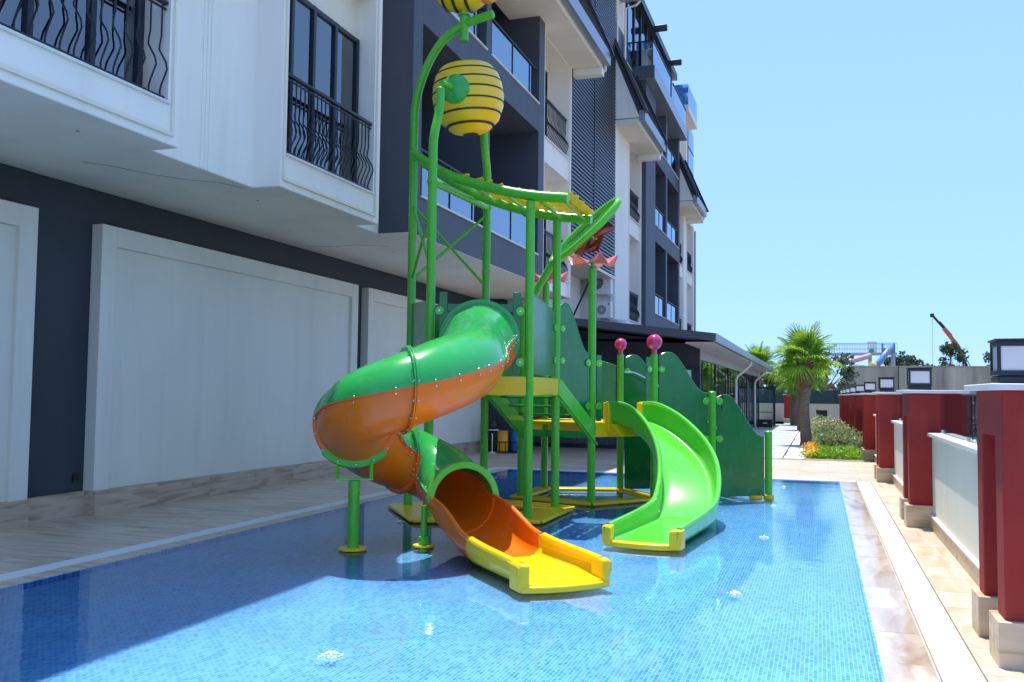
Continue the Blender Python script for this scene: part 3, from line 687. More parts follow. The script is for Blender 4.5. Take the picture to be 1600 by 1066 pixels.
# leaf hoop on the bent stem with comb and dark petals
hc = V3((-3.35,13.40,4.03)); ha = V3((.51,0,.44)); hb = V3((-.07,.22,.13))
tp(MB().tube([hc+ha*math.cos(2*math.pi*k/36)+hb*math.sin(2*math.pi*k/36) for k in range(36)],.055,12,closed=True), 'leaf_hoop', M['greenslide'], low)
cm = MB()
for i in range(7):
    q = hc+ha*(-.62+.2*i)-hb*.25; cm.bar(q,q+ha*.13,.10 if i % 2 else .03,.05)
cm.bar(hc-ha*.7-hb*.3,hc+ha*.75-hb*.3,.05,.04)
tp(cm, 'hoop_comb', M['greenslide'], low)
axn = ha.cross(hb).normalized()
if axn.z > 0: axn = -axn
q = axn.to_track_quat('Z','Y').to_matrix()
flower(low, hc+axn*.10+V3((.06,0,-.05)), .36, M['maroon'], q, 5, 'dark_flower', .05)
tp(MB().cyl(hc,hc+axn*.24,.04,10), 'flower_neck', M['green'], low)
# ------------------------------------------------------------------ striped bucket and bee
bk = thing('tipping_bucket', 'round yellow water bucket with thin black stripes slung between two green poles', 'bucket', (-4.53,11.65,5.13))
ax = Matrix.Rotation(rad(-4),3,'Y') @ Matrix.Rotation(rad(3),3,'X')
prof = [(.0005,.03),(.10,.0),(.26,.05),(.40,.18),(.475,.36),(.495,.52),(.475,.68),(.43,.82),(.375,.90),(.345,.925),(.32,.915),(.34,.88),(.40,.76),(.45,.60),(.45,.45)]
def rad_at(z): return interp(z,[0,.05,.18,.36,.52,.68,.82,.90],[.10,.26,.40,.475,.495,.475,.43,.375])
bo = MB().lathe([(interp(r_,[0,1],[p[0] for p in (prof[i],prof[i+1])]),interp(r_,[0,1],[p[1] for p in (prof[i],prof[i+1])])) for i in range(len(prof)-1) for r_ in ((0,.5) if i < len(prof)-2 else (0,.5,1))],(-4.53,11.65,5.13),48,ax).build('bucket_body', M['yellow'], bk, sharp=60)
for z in (.10,.25,.40,.55,.69,.82):
    r = rad_at(z); MB().lathe([(r-.02,z-.011),(r+.003+.006*(1 if z<.5 else -1)*0,z-.011),(r+.003,z+.011),(r-.02,z+.011)],(-4.53,11.65,5.13),48,ax).build('stripe', M['black'], bo)
MB().lathe([(.0005,-.004),(.105,-.004),(.105,.012)],(-4.53,11.65,5.128),24,ax).build('drain_disc', M['black'], bo)
for s,yy in ((-1,L2.y+.16),(1,L3.y-.22)):
    yb = 11.65+s*.50
    cp = MB(); 
    Q = V3((0,s,0)).to_track_quat('Z','Y').to_matrix()
    cp.lathe([(.20,-.03),(.19,.02),(.14,.06),(.06,.085),(.0005,.09)],(-4.57,yb,5.62),24,Q).build('pivot_dome', M['shell'], bk)
    MB().cyl((-4.57,yb,5.62),(-4.62,yy,5.60),.035,12).build('pivot_axle', M['green'], bk)
bee = thing('bee_figure', 'yellow and black striped bee figure perched on bent green pipe', 'bee figure', (-4.66,11.67,6.845))
def ell(c, rx, ry, rz, n=16, mm=30):
    b = MB(); vs = []; fs = []
    for i in range(n+1):
        a = math.pi*i/n
        for k in range(mm):
            t = 2*math.pi*k/mm; vs.append((c[0]-rx*math.cos(a), c[1]+(ry*math.sin(a)+.0005)*math.cos(t), c[2]+(rz*math.sin(a)+.0005)*math.sin(t)))
    for i in range(n):
        for k in range(mm): k2 = (k+1) % mm; fs.append((i*mm+k,i*mm+k2,(i+1)*mm+k2,(i+1)*mm+k))
    return b.add(vs, fs)
bc = (-4.68,11.67,7.16)
bd = ell(bc,.40,.28,.27).build('bee_body', M['yellow'], bee, sharp=80)
for x in (-.25,-.08,.10,):
    k = math.sqrt(1-(x/.40)**2); r = .28*k+.004
    MB().tube([(bc[0]+x,bc[1]+r*math.cos(2*math.pi*i/32),bc[2]+(.27*k+.004)*math.sin(2*math.pi*i/32)) for i in range(32)],.022,8,closed=True).build('bee_stripe', M['black'], bd)
M['amber'] = plastic('amber_plastic', (.80,.30,.005), .28)
ell((bc[0]+.36,bc[1]-.02,bc[2]-.03),.17,.2,.17).build('bee_head', M['amber'], bee, sharp=80)
for s in (-1,1):
    ell((bc[0]-.02,bc[1]+s*.26,bc[2]+.26),.14,.10,.025).build('bee_wing', M['white'], bee, sharp=80)
    MB().cyl((bc[0]+.40,bc[1]+s*.07,bc[2]+.1),(bc[0]+.50,bc[1]+s*.1,bc[2]+.3),.015,8).build('bee_feeler', M['black'], bee)
MB().cyl((-4.66,11.67,6.84),(-4.66,11.67,6.93),.045,14).build('bee_stalk', M['yellow'], bee)
# ------------------------------------------------------------------ spiral tube slide
sp = thing('spiral_slide', 'spiral tube slide with green top shell, orange trough and yellow run-out', 'slide', (-3.9,8.8,0))
ctl = [(-4.06,10.84,1.80),(-3.76,9.80,1.67),(-3.53,8.98,1.49),(-3.70,8.27,1.29),(-4.12,8.05,1.09),(-4.49,8.42,.88),(-4.58,9.02,.63),(-4.33,9.50,.44),(-3.93,9.48,.27),(-3.56,9.10,.12)]
T0 = V3((-1.98,7.37,0))
def catmull(P, m):
    P = [V3(p) for p in P]; Q = [P[0]*2-P[1]]+P+[P[-1]*2-P[-2]]; out = []
    for i in range(1,len(Q)-2):
        for k in range(m):
            t = k/m; a,b,c,d = Q[i-1:i+3]
            out.append(.5*((2*b)+(-a+c)*t+(2*a-5*b+4*c-d)*t*t+(-a+3*b-3*c+d)*t**3))
    return out+[P[-1]]
NS = 10
ctl3 = catmull(ctl+[(-3.1,8.64,.07)], NS)[:NS*(len(ctl)-1)+1]
path = [zz(p,0) for p in ctl3]; iX = len(path)-1; zc = [p.z for p in ctl3]
XE = path[-1]; nx = 30
for i in range(1,nx+1): path.append(XE.lerp(T0,i/nx))
# blend headings
S = [0]
for a,b in zip(path[:-1],path[1:]): S.append(S[-1]+(b-a).length)
sE = S[iX]
zb = lambda s: (interp(s,S[:iX+1],zc) if s <= sE else interp(s,[sE-.1,sE,sE+.35,sE+.7,sE+1.1,sE+2.3],[.145,.12,.08,.06,.05,.05]))
heads = []
for i in range(len(path)):
    a = path[max(0,i-3)]; b = path[min(len(path)-1,i+3)]; heads.append((b-a).normalized())
def frame(i):
    d = heads[i]; r = V3((d.y,-d.x,0)); return zz(path[i],zb(S[i])), r, V3((0,0,1)), d
RT = .385; TH = .014
def rad_s(i): s = S[min(i,len(S)-1)]; return RT+.075*(1-sm(min(1,s/1.0)))-.04*sm(min(1,max(0,(s-sE+1.0)/1.0)))
def arcsec(A0, A1, m, R, rc=RT): return [(R*math.cos(rad(lerp(A0,A1,k/m))), rc+R*math.sin(rad(lerp(A0,A1,k/m)))) for k in range(m+1)]
def shell(i0, i1, A0, A1, name, m, par=sp, R0=RT, R1=RT-TH, mseg=22):
    rings = []
    for i in range(i0,i1+1):
        p,r,u,d = frame(i)
        rc = rad_s(i); loop = [p+r*x+u*z for x,z in arcsec(A0,A1,mseg,R0-RT+rc,rc)]+[p+r*x+u*z for x,z in reversed(arcsec(A0,A1,mseg,R1-RT+rc,rc))]
        rings.append(loop)
    return MB().loopsweep(rings).build(name, m, par, sharp=45)
iF1 = int(3.3*NS); iF2 = int(5.0*NS); iF3 = int(6.6*NS)
cuts = [0,iF1,iF2,iF3,iX]
SEAM = 6
for a,b in zip(cuts[:-1],cuts[1:]):
    u_ = shell(a,b,SEAM,180-SEAM,'tube_shell',M['shell']); l_ = shell(a,b,180-SEAM,360+SEAM,'tube_trough',M['orange'])
    for A in (SEAM,180-SEAM):     # bolted side seam
        q = 1 if A < 90 else -1; g0,g1 = sorted((A+q*1.8,A+q*.1)); o0,o1 = sorted((A-q*.1,A-q*1.8)); shell(a,b,g0,g1,'side_seam',M['shell'],u_,RT+.024,RT,2); shell(a,b,o0,o1,'side_seam',M['orange'],l_,RT+.024,RT,2)
bolt = MB().lathe([(.010,0),(.010,.010),(.006,.014),(.0005,.014)],(0,0,0),8).mesh('bolt'); bolt.materials.append(M['steel'])
def bolt_at(p, d, par): inst('bolt', bolt, p, par, rot=d.to_track_quat('Z','Y').to_euler())
s_next = .1
for i in range(len(path)):
    if i > iX: break
    if S[i] >= s_next:
        s_next += .20; p,r,u,d = frame(i)
        for A,dz in ((SEAM,0),(180-SEAM,0)):
            rc = rad_s(i); q = p+r*((rc+.016)*math.cos(rad(A)))+u*(rc+(rc+.016)*math.sin(rad(A))); bolt_at(q+V3((0,0,.006)),V3((0,0,1)),sp); 
            q2 = q+r*(.012 if A < 90 else -.012)+V3((0,0,-.045)); bolt_at(q2, r if A < 90 else -r, sp)
def ring(i, A0, A1, name, m, ro=.052, w_=.02, par=sp, mseg=24, shift=0, ri=.004):
    p,r,u,d = frame(i); d = (d+V3((0,0,(zb(S[min(i+1,len(S)-1)])-zb(S[max(0,i-1)]))/max(1e-6,S[min(i+1,len(S)-1)]-S[max(0,i-1)])))).normalized()
    R = []
    for sgn in (-1,1):
        q = p+d*(sgn*w_+shift)
        rc = rad_s(i); R.append([q+r*x+u*z for x,z in arcsec(A0,A1,mseg,rc+ro,rc)]+[q+r*x+u*z for x,z in reversed(arcsec(A0,A1,mseg,rc-ri,rc))])
    o = MB().loopsweep(R).build(name, m, par, bevel=.004)
    return o
for i in (iF1,iF2,iF3):
    for k in (-1,1):
        a = ring(i,SEAM,180-SEAM,'joint_flange',M['shell'],.045,.009,shift=k*.011); c = ring(i,180-SEAM,360+SEAM,'joint_flange',M['orange'],.045,.009,shift=k*.011)
    p,r,u,d = frame(i)
    for A in range(12,360,26):
        q = p+(r*math.cos(rad(A))+u*math.sin(rad(A)))*(RT+.026)+u*RT
        bolt_at(q-d*.02,-d,sp); bolt_at(q+d*.02,d,sp)
ring(0,-20,200,'entry_rim',M['shell'],.05,.03,shift=.02); ring(0,200,340,'entry_rim',M['orange'],.04,.03,shift=.02)
ring(iX,-2,182,'hood_rim',M['greenslide'],.055,.028,shift=-.02,ri=.01)
# exit trough: half round changing into a flat bed with low side walls
def usec(t, hw, wall, m=24):
    """profile from left lip to right lip; t=0 half circle, t=1 flat-bottomed"""
    out = []
    circ = arcsec(174,366,m,rad_s(iX),rad_s(iX))
    cr = .10
    L = [(-hw,wall),(-hw,wall*.75),(-hw,wall*.5),(-hw,cr)]+[(-hw+cr*(1-math.cos(rad(a))),cr-cr*math.sin(rad(a))) for a in (30,60,90)]
    k = m+1-2*len(L)
    mid = [(lerp(-hw+cr,hw-cr,(j+1)/(k+1)),0) for j in range(k)]
    flat = L+mid+[(-x,z) for x,z in reversed(L)]
    return [(lerp(a[0],b[0],t),lerp(a[1],b[1],t)) for a,b in zip(circ,flat)]
def trough(i0, i1, name, m, tf, hwf, wallf, th=.03, extra=0):
    rings = []
    for i in range(i0,i1+1):
        p,r,u,d = frame(i); sc = usec(tf(S[i]),hwf(S[i]),wallf(S[i]))
        # outward offset
        o = []
        for k,(x,z) in enumerate(sc):
            a = sc[max(0,k-1)]; b = sc[min(len(sc)-1,k+1)]; tx,tz = b[0]-a[0],b[1]-a[1]; l = math.hypot(tx,tz) or 1
            o.append((x+tz/l*-th*-1*-1, z-tx/l*th) if False else (x+tz/l*th, z-tx/l*th))
        rings.append([p+r*x+u*z for x,z in o]+[p+r*x+u*z for x,z in reversed(sc)])
    return MB().loopsweep(rings).build(name, m, sp, sharp=50)
iY = next(i for i in range(iX,len(path)) if S[i] > sE+1.02)
tf = lambda s: sm(min(1,max(0,(s-sE)/.95))); hw = lambda s: lerp(.345,.345,sm(min(1,max(0,(s-sE)/1.0))))
wf = lambda s: interp(s,[sE,sE+.5,sE+1.0,sE+2.3],[.40,.30,.21,.15])
trough(iX, iY, 'exit_trough', M['orange'], tf, hw, wf)
yo = trough(iY, len(path)-1, 'run_out', M['yellow'], tf, lambda s: hw(s)+.004+.03*max(0,(s-sE-1.9)/.36), wf, .045)
# lips of the trough
for sgn in (-1,1):
    a = []; y_ = []
    for i in range(iX,len(path)):
        p,r,u,d = frame(i); q = p+r*sgn*(-lerp(rad_s(iX),hw(S[i])+.02,tf(S[i]))-.005)+u*(lerp(rad_s(iX)+.035,wf(S[i]),tf(S[i])))
        (a if i <= iY else y_).append(q)
    MB().tube(a,.024,8).build('trough_lip', M['orange'], sp); MB().tube(y_[:-1],.036,10).build('run_out_lip', M['yellow'], sp)
p,r,u,d = frame(len(path)-1)
nose = [p-r*.42+d*-.05, p-r*.40+d*.02, p-r*.2+d*.07, p+d*.085, p+r*.2+d*.07, p+r*.40+d*.02, p+r*.42+d*-.05]
MB().prism([q+V3((0,0,-.055)) for q in nose],(0,0,.055)).build('run_out_nose', M['yellow'], sp, bevel=.012)
for s_ in (-1,1): MB().prism([p+r*s_*.335+d*.03+V3((0,0,-.05)),p+r*s_*.405+d*.015+V3((0,0,-.05)),p+r*s_*.425-d*.03+V3((0,0,-.05)),p+r*s_*.425-d*.20+V3((0,0,-.05)),p+r*s_*.335-d*.20+V3((0,0,-.05))],(0,0,.225)).build('corner_block', M['yellow'], sp, bevel=.022)
# stickers
p,r,u,d = frame(iF3+2)
for A,di in ((32,-3),(-32,3)):
    i = iF3+di; p,r,u,d = frame(i); nr = -r*math.cos(rad(A))+u*math.sin(rad(A)); c = p+u*RT+(-nr if False else nr)*(RT+.006)
    tv = d.cross(nr).normalized()
    MB().prism([c-d*.05-tv*.045,c+d*.05-tv*.045,c+d*.05+tv*.045,c-d*.05+tv*.045],nr*.003).build('sticker', M['lampw'], sp)
# support posts
def support(x, y, z1, bracket, foot=.10):
    o = MB().tube([(x,y,-.05),(x,y,z1)],PR,16).build('support_post', M['green'], sp)
    MB().cyl((x,y,.0),(x,y,.022),foot+.04,24).build('post_flange', M['yellow'], o)
p,r,u,d = frame(iF2)
bx = zz(path[iF2],0); zt = zb(S[iF2])
support(bx.x,bx.y,zt-.19,True)
br = MB().bar(zz(bx,zt-.175)-r*.19,zz(bx,zt-.175)+r*.19,.05,.02)
for s in (-1,1): br.bar(zz(bx,zt-.175)+r*s*.17,zz(bx,zt+.03)+r*s*.17,.045,.015)
br.build('bracket', M['greenslide'], sp)
ring(iF2,222,318,'cradle',M['green'],.065,.022)
pp = path[iX]; dd = heads[iX]; rr_ = V3((dd.y,-dd.x,0)); q = pp+rr_*.42-dd*.05
MB().tube([zz(q,-.05),zz(q,.42)],.032,12).build('support_post', M['green'], sp)
MB().cyl(zz(q,0),zz(q,.10),.055,14).build('post_sleeve', M['green'], sp); MB().cyl(zz(q,0),zz(q,.02),.11,20).build('post_flange', M['yellow'], sp)
p,r,u,d = frame(iF1); None
# ------------------------------------------------------------------ open green slide
gsd = thing('body_slide', 'open lime green slide curving down from low tower with yellow corner caps', 'slide', (-1.8,11,0))
M0 = Q3.lerp(Q4,.5); B0 = M0; B1 = M0+V3((.81,-.59,0))*.85; B2 = V3((-1.52,12.75,0)); B3 = V3((-1.60,11.5,0)); B4 = V3((-1.79,9.62,0))
gp = []
for i in range(41):
    t = i/40; gp.append(B0*(1-t)**3+B1*3*t*(1-t)**2+B2*3*t*t*(1-t)+B3*t**3)
for i in range(1,19): gp.append(B3.lerp(B4,i/18))
GS = [0]
for a,b in zip(gp[:-1],gp[1:]): GS.append(GS[-1]+(b-a).length)
gz = lambda s: interp(s,[0,.30,.7,1.2,1.7,2.15,2.45,2.65,2.9,4.6],[1.19,1.17,1.03,.75,.44,.18,.065,.045,.04,.04])
def gframe(i):
    a = gp[max(0,i-2)]; b = gp[min(len(gp)-1,i+2)]; d = (b-a).normalized(); return zz(gp[i],gz(GS[i])), V3((d.y,-d.x,0)), V3((0,0,1)), d
def gsec(hwid, wall, m=24):
    cr = .06
    L = [(-hwid-.015,wall),(-hwid-.01,wall*.7),(-hwid,wall*.45),(-hwid,cr)]+[(-hwid+cr*(1-math.cos(rad(a))),cr-cr*math.sin(rad(a))) for a in (30,60,90)]
    k = m+1-2*len(L); mid = [(lerp(-hwid+cr,hwid-cr,(j+1)/(k+1)),0) for j in range(k)]
    return L+mid+[(-x,z) for x,z in reversed(L)]
gw = lambda s: interp(s,[0,.5,2.2,2.9,4.6],[.30,.31,.345,.35,.355]); gh = lambda s: interp(s,[0,.4,1.2,2.2,2.8,4.6],[.27,.30,.30,.27,.21,.15])
rings = []
for i in range(len(gp)):
    p,r,u,d = gframe(i); sc = gsec(gw(GS[i]),gh(GS[i])); o = []
    for k,(x,z) in enumerate(sc):
        a = sc[max(0,k-1)]; b = sc[min(len(sc)-1,k+1)]; tx,tz = b[0]-a[0],b[1]-a[1]; l = math.hypot(tx,tz) or 1
        o.append((x+tz/l*.035, z-tx/l*.035))
    rings.append([p+r*x+u*z for x,z in o]+[p+r*x+u*z for x,z in reversed(sc)])
MB().loopsweep(rings).build('chute', M['greenslide'], gsd, sharp=50)
for s in (-1,1):
    MB().tube([gframe(i)[0]+gframe(i)[1]*s*(gw(GS[i])+.032)+V3((0,0,gh(GS[i])-.004)) for i in range(len(gp)-1)],.032,10).build('side_rail', M['greenslide'], gsd)
    p,r,u,d = gframe(0); c = p+r*s*.335
    MB().bar(c-d*.03+V3((0,0,.06)),c+d*.09+V3((0,0,.06)),.10,.44).build('corner_cap', M['yellow'], gsd, bevel=.015)
    p,r,u,d = gframe(len(gp)-1)
    MB().prism([p+r*s*.31+d*.035+V3((0,0,-.045)),p+r*s*.43-d*.02+V3((0,0,-.045)),p+r*s*.43-d*.20+V3((0,0,-.045)),p+r*s*.345-d*.20+V3((0,0,-.045))],(0,0,.21)).build('corner_cap', M['yellow'], gsd, bevel=.02)
p,r,u,d = gframe(len(gp)-1)
MB().prism([q+V3((0,0,-.045)) for q in (p-r*.40-d*.06,p-r*.38+d*.0,p-r*.2+d*.06,p+d*.075,p+r*.2+d*.06,p+r*.38+d*.0,p+r*.40-d*.06)],(0,0,.06)).build('end_lip', M['yellow'], gsd, bevel=.012)
p,r,u,d = gframe(0)
MB().prism([p-r*.36-d*.02+V3((0,0,-.20)),p-r*.36+d*.34+V3((0,0,-.20)),p-r*.36+d*.18+V3((0,0,-.03)),p-r*.36-d*.02+V3((0,0,-.01))],r*.72).build('mounting_box', M['yellow'], gsd, bevel=.012)
# ------------------------------------------------------------------ red pillars, walls, lanterns
PIT = 6.22; Y00 = 6.25; NP = 9
def copy_tree(o, loc, label=None, parent=None):
    c = o.copy(); COL.objects.link(c)
    if parent: c.parent = parent
    else:
        c.location = loc
        if label: c['label'] = label
    for ch in [x for x in bpy.data.objects if x.parent == o]: copy_tree(ch, None, None, c)
    return c
pil = thing('pillar', 'red stucco double-legged pillar with beige stone feet and pale marble cap', 'pillar', (1.34,Y00,0), 'red pillars along the boundary')
def bp(o, mb, name, m, **k): return mb.build(name, m, o, **k)
y = Y00
for a,b_ in ((y,y+.24),(y+.74,y+.95)): 
    bp(pil, MB().box(.995,1.69,a-.045,b_+.045,-.03,.27), 'stone_foot', M['foot'], bevel=.006)
bp(pil, MB().prism([(1.04,y,.25),(1.04,y+.24,.25),(1.04,y+.24,1.36),(1.04,y+.74,1.36),(1.04,y+.74,.25),(1.04,y+.95,.25),(1.04,y+.95,1.648),(1.04,y,1.648)],(.6,0,0)), 'portal', M['red'], bevel=.008)
bp(pil, MB().box(.97,1.72,y-.06,y+1.01,1.648,1.688), 'marble_cap', M['cap'], bevel=.006)
ORD = ['first','second','third','fourth','fifth','sixth']
def where(k): return ['beside the pool, farthest from the planting bed','in the middle of three beside the pool','beside the pool, next to the planting bed'][k] if k < 3 else f'{ORD[k-3]} one along the planting bed from its kerb'
pil['label'] = 'red double-legged stucco pillar '+where(0)
for k in range(1,NP): copy_tree(pil, (1.34,Y00+PIT*k,0), 'red double-legged stucco pillar '+where(k))
seg = thing('garden_wall', 'low sage wall with white coping and frameless glass between red pillars', 'wall', (1.38,Y00+.95,0), 'wall bays between the red pillars')
a, b_ = Y00+.96, Y00+PIT-.01
bp(seg, MB().box(1.30,1.46,a,b_,0,1.12), 'wall', M['sage'])
for i in range(5):
    d = (b_-a)/5; bp(seg, MB().box(1.262,1.2995,a+i*d+.0015,a+(i+1)*d-.0015,-.03,.155), 'skirting_stone', M['foot'])
bp(seg, MB().box(1.252,1.2995,a,b_,.156,.174), 'skirting_trim', M['cap'])
bp(seg, MB().box(1.245,1.52,a,b_,1.121,1.165), 'coping', M['cap'], bevel=.005)
n = 2
for i in range(n):
    d = (b_-a)/n; g = bp(seg, MB().box(1.385,1.397,a+i*d+.03,a+(i+1)*d-.03,1.185,1.625), 'glass_panel', M['clear'])
    for yy in (a+i*d+.3,a+(i+1)*d-.3): bp(g, MB().box(1.37,1.412,yy-.03,yy+.03,1.16,1.21), 'glass_clip', M['steel'])
seg['label'] = 'low sage wall with glass screen beside the grey signboard'
for k in range(1,NP-1): copy_tree(seg, (1.38,Y00+.95+PIT*k,0), 'low sage wall with glass screen '+('beside the pool, next bay past the signboard' if k == 1 else 'reaching the planting bed kerb' if k == 2 else f'{ORD[k-3]} bay along the planting bed from its kerb'))
# glass end panel near the first pillar: the gap is filled by sheet glass resting in a channel
lam = thing('lantern', 'dark cube lantern with frosted panels standing on red pillar', 'lantern', (1.205,Y00+.42,1.688), 'cube lanterns on the pillars')
cx, cy, z0 = 1.205, Y00+.42, 1.688; hw_ = .135; zt = z0+.275
fr = MB()
for sx in (-1,1):
    for sy in (-1,1): fr.box(cx+sx*hw_-.02*(sx>0)*1-.0*(sx<0), cx+sx*hw_+.02*(sx<0), cy+sy*hw_-.02*(sy>0), cy+sy*hw_+.02*(sy<0), z0+.055, zt)
for zq in (z0+.055, zt-.03):
    fr.box(cx-hw_-.001,cx+hw_+.001,cy-hw_-.001,cy-hw_+.022,zq,zq+.032).box(cx-hw_-.001,cx+hw_+.001,cy+hw_-.022,cy+hw_+.001,zq,zq+.032)
    fr.box(cx-hw_-.001,cx-hw_+.022,cy-hw_+.022,cy+hw_-.022,zq,zq+.032).box(cx+hw_-.022,cx+hw_+.001,cy-hw_+.022,cy+hw_-.022,zq,zq+.032)
bp(lam, fr, 'lantern_frame', M['frame'], bevel=.004)
bp(lam, MB().box(cx-hw_-.012,cx+hw_+.012,cy-hw_-.012,cy+hw_+.012,zt+.002,zt+.016), 'lantern_lid', M['frame'], bevel=.004)
bp(lam, MB().box(cx-hw_+.002,cx+hw_-.002,cy-hw_+.002,cy+hw_-.002,z0+.001,z0+.054), 'lantern_base', M['frame'], bevel=.01)
for s in (-1,1):
    bp(lam, MB().box(cx-.112,cx+.112,cy+s*.118-.004,cy+s*.118+.004,z0+.088,zt-.032), 'frosted_pane', M['lampw'])
    bp(lam, MB().box(cx+s*.118-.004,cx+s*.118+.004,cy-.112,cy+.112,z0+.088,zt-.032), 'frosted_pane', M['lampw'])
lam['label'] = 'dark cube lantern on red pillar '+where(0)
for k in range(1,NP): copy_tree(lam, (1.205,Y00+.42+PIT*k,1.688), 'dark cube lantern on red pillar '+where(k))
# ------------------------------------------------------------------ signboard beyond the glass
sg = thing('signboard', 'grey upright signboard with white ring emblem seen through the wall glass', 'sign', (2.03,13.3,-.3))
M['signgrey'] = mat('grey_sign', (.16,.19,.22), .4, var=.15)
bp(sg, MB().box(1.71,2.06,13.28,13.32,-.3,1.66), 'board', M['signgrey'], bevel=.004)
bp(sg, MB().box(2.061,2.20,13.27,13.33,-.3,1.66), 'side_post', M['gutter'])
bp(sg, MB().tube([(1.87+.055*math.cos(2*math.pi*i/28),13.274,1.44+.10*math.sin(2*math.pi*i/28)) for i in range(28)],.012,6,closed=True), 'ring_emblem', M['gutter'])
# short row of four white capitals under the ring
L4 = MB()
def strokes(x, ss):
    for (x0,z0_,x1,z1) in ss: L4.bar((x+x0*.05,13.275,1.17+z0_*.10),(x+x1*.05,13.275,1.17+z1*.10),.012,.006,(0,1,0))
strokes(1.755,[(0,0,0,1),(0,0,.8,0)]); strokes(1.81,[(0,0,0,1),(0,1,.8,1),(.8,1,.8,0),(.8,0,0,0)]); strokes(1.87,[(0,0,0,1),(0,1,.8,1),(.8,1,.8,.5),(.8,.5,0,.5)]); strokes(1.93,[(0,0,.4,1),(.4,1,.8,0),(.2,.4,.6,.4)])
bp(sg, L4, 'lettering', M['gutter'])
# ------------------------------------------------------------------ restaurant pavilion
re = thing('restaurant', 'single-storey dark restaurant pavilion with sloping roof and curtained glass side', 'building', (-3.25,26.5,0))
zr = lambda x: 3.14-.118*(x+2.49)
bp(re, MB().box(-8.2,-3.25,26.5,26.7,2.42,3.2).prism([(-8.2,26.5,3.2),(-3.25,26.5,3.2),(-3.25,26.5,zr(-3.25)-.17),(-8.2,26.5,zr(-8.2)-.17)],(0,.2,0)), 'front_fascia_wall', M['navy'])
M['gpanel'] = mat('grey_panel', (.36,.36,.38), .5, var=.05, scale=1.5)
M['shutter'] = mat('grey_shutter', (.10,.10,.11), .6, var=.1)
b = MB(); x = -8.2
while x < -3.95: b.box(x,x+.07,26.52,26.60,.12,2.4).box(x+.07,x+.16,26.57,26.62,.12,2.4); x += .16
bp(re, b, 'shutter_wall', M['shutter'])
bp(re, MB().box(-8.25,-3.25,26.48,26.66,-.02,.12), 'base_rail', M['frame'])
bp(re, MB().box(-3.95,-3.80,26.46,26.64,.121,2.42).box(-3.40,-3.235,26.46,26.64,.121,2.42).box(-3.80,-3.40,26.47,26.63,2.30,2.419), 'corner_post', M['frame'])
bp(re, MB().box(-3.80,-3.40,26.54,26.555,.12,2.3), 'pane', M['win'])
bp(re, MB().box(-3.42,-3.25,26.701,54,2.62,3.02), 'side_fascia_wall', M['gpanel'])
ys = [26.7+4.55*i for i in range(7)]
for i,y in enumerate(ys):
    bp(re, MB().box(-3.40,-3.285,y-.09,y+.09,.0,2.619), 'mullion', M['frame'])
    if i < 6:
        bp(re, MB().box(-3.325,-3.315,y+.09,y+4.46,.1,2.6), 'pane', M['shopglass'])
        for q in (1.0,2.25,3.4): bp(re, MB().box(-3.36,-3.303,y+q,y+q+.05,.1,2.6), 'thin_mullion', M['frame'])
        c = MB(); prev = None; yy = y+.15
        while yy < y+4.4:
            p = (-3.40+.035*math.sin(yy*23+.5*math.sin(yy*3)), yy)
            if prev: c.quad((*prev,.12),(*p,.12),(*p,2.58),(*prev,2.58))
            prev = p; yy += .05
        M.setdefault('drape', mat('cream_drape', (.80,.70,.57), .85, var=.25, scale=2.5, stretch=(1,5,.2)))
        bp(re, c, 'drape', M['drape'])
bp(re, MB().box(-3.40,-3.20,26.7,54,-.02,.1), 'base_rail', M['frame'])
bp(re, MB().box(-8.2,-3.4,53.8,54,0,3.0).box(-8.2,-8.1,26.7,53.8,0,3.6), 'rear_wall', M['gpanel'])
bp(re, MB().prism([(-8.19,23.62,zr(-8.19)-.11),(-2.55,23.62,zr(-2.55)-.11),(-2.55,23.62,zr(-2.55)),(-8.19,23.62,zr(-8.19))],(0,29.9,0)), 'roof', M['slate'])
bp(re, MB().prism([(-8.19,23.55,zr(-8.19)-.17),(-2.49,23.55,zr(-2.49)-.19),(-2.49,23.55,zr(-2.49)+.01),(-8.19,23.55,zr(-8.19)+.02)],(0,.065,0)), 'roof_fascia', M['slate'])
bp(re, MB().box(-2.545,-2.47,23.555,53.5,2.94,3.16), 'gutter', M['fascia'], bevel=.01)
bp(re, MB().box(-3.25,-2.56,23.62,53.5,2.9,2.935), 'eave_soffit', M['gpanel'])
for y in (37.5,48.5): bp(re, MB().tube([(-2.6,y,2.93),(-2.6,y,2.8),(-3.10,y-.05,2.35),(-3.16,y-.05,2.2),(-3.16,y-.05,.05)],.05,8), 'downpipe', M['cap'])
for (x,y) in ((-5.2,24.9),(-5.6,30.5)): bp(re, MB().cyl((x,y,zr(x)),(x,y,zr(x)+.16),.25,16), 'roof_vent', M['cap'])
# glazed wind screen frame at the far corner
gt = thing('screen_frame', 'dark metal framed glass screen standing beside the far restaurant corner', 'screen', (-2.8,50.3,0))
bp(gt, MB().box(-3.6,-3.5,50.25,50.35,0,2.05).box(-2.36,-2.24,50.25,50.35,0,2.05).box(-3.5,-2.36,50.25,50.35,1.95,2.05).box(-3.5,-2.36,50.25,50.35,0,.12), 'frame', M['frame'])
for z in (.7,1.25): bp(gt, MB().box(-3.5,-2.36,50.28,50.32,z,z+.035), 'transom', M['frame'])
bp(gt, MB().box(-3.5,-2.36,50.295,50.305,.12,1.95), 'pane', M['clear'])
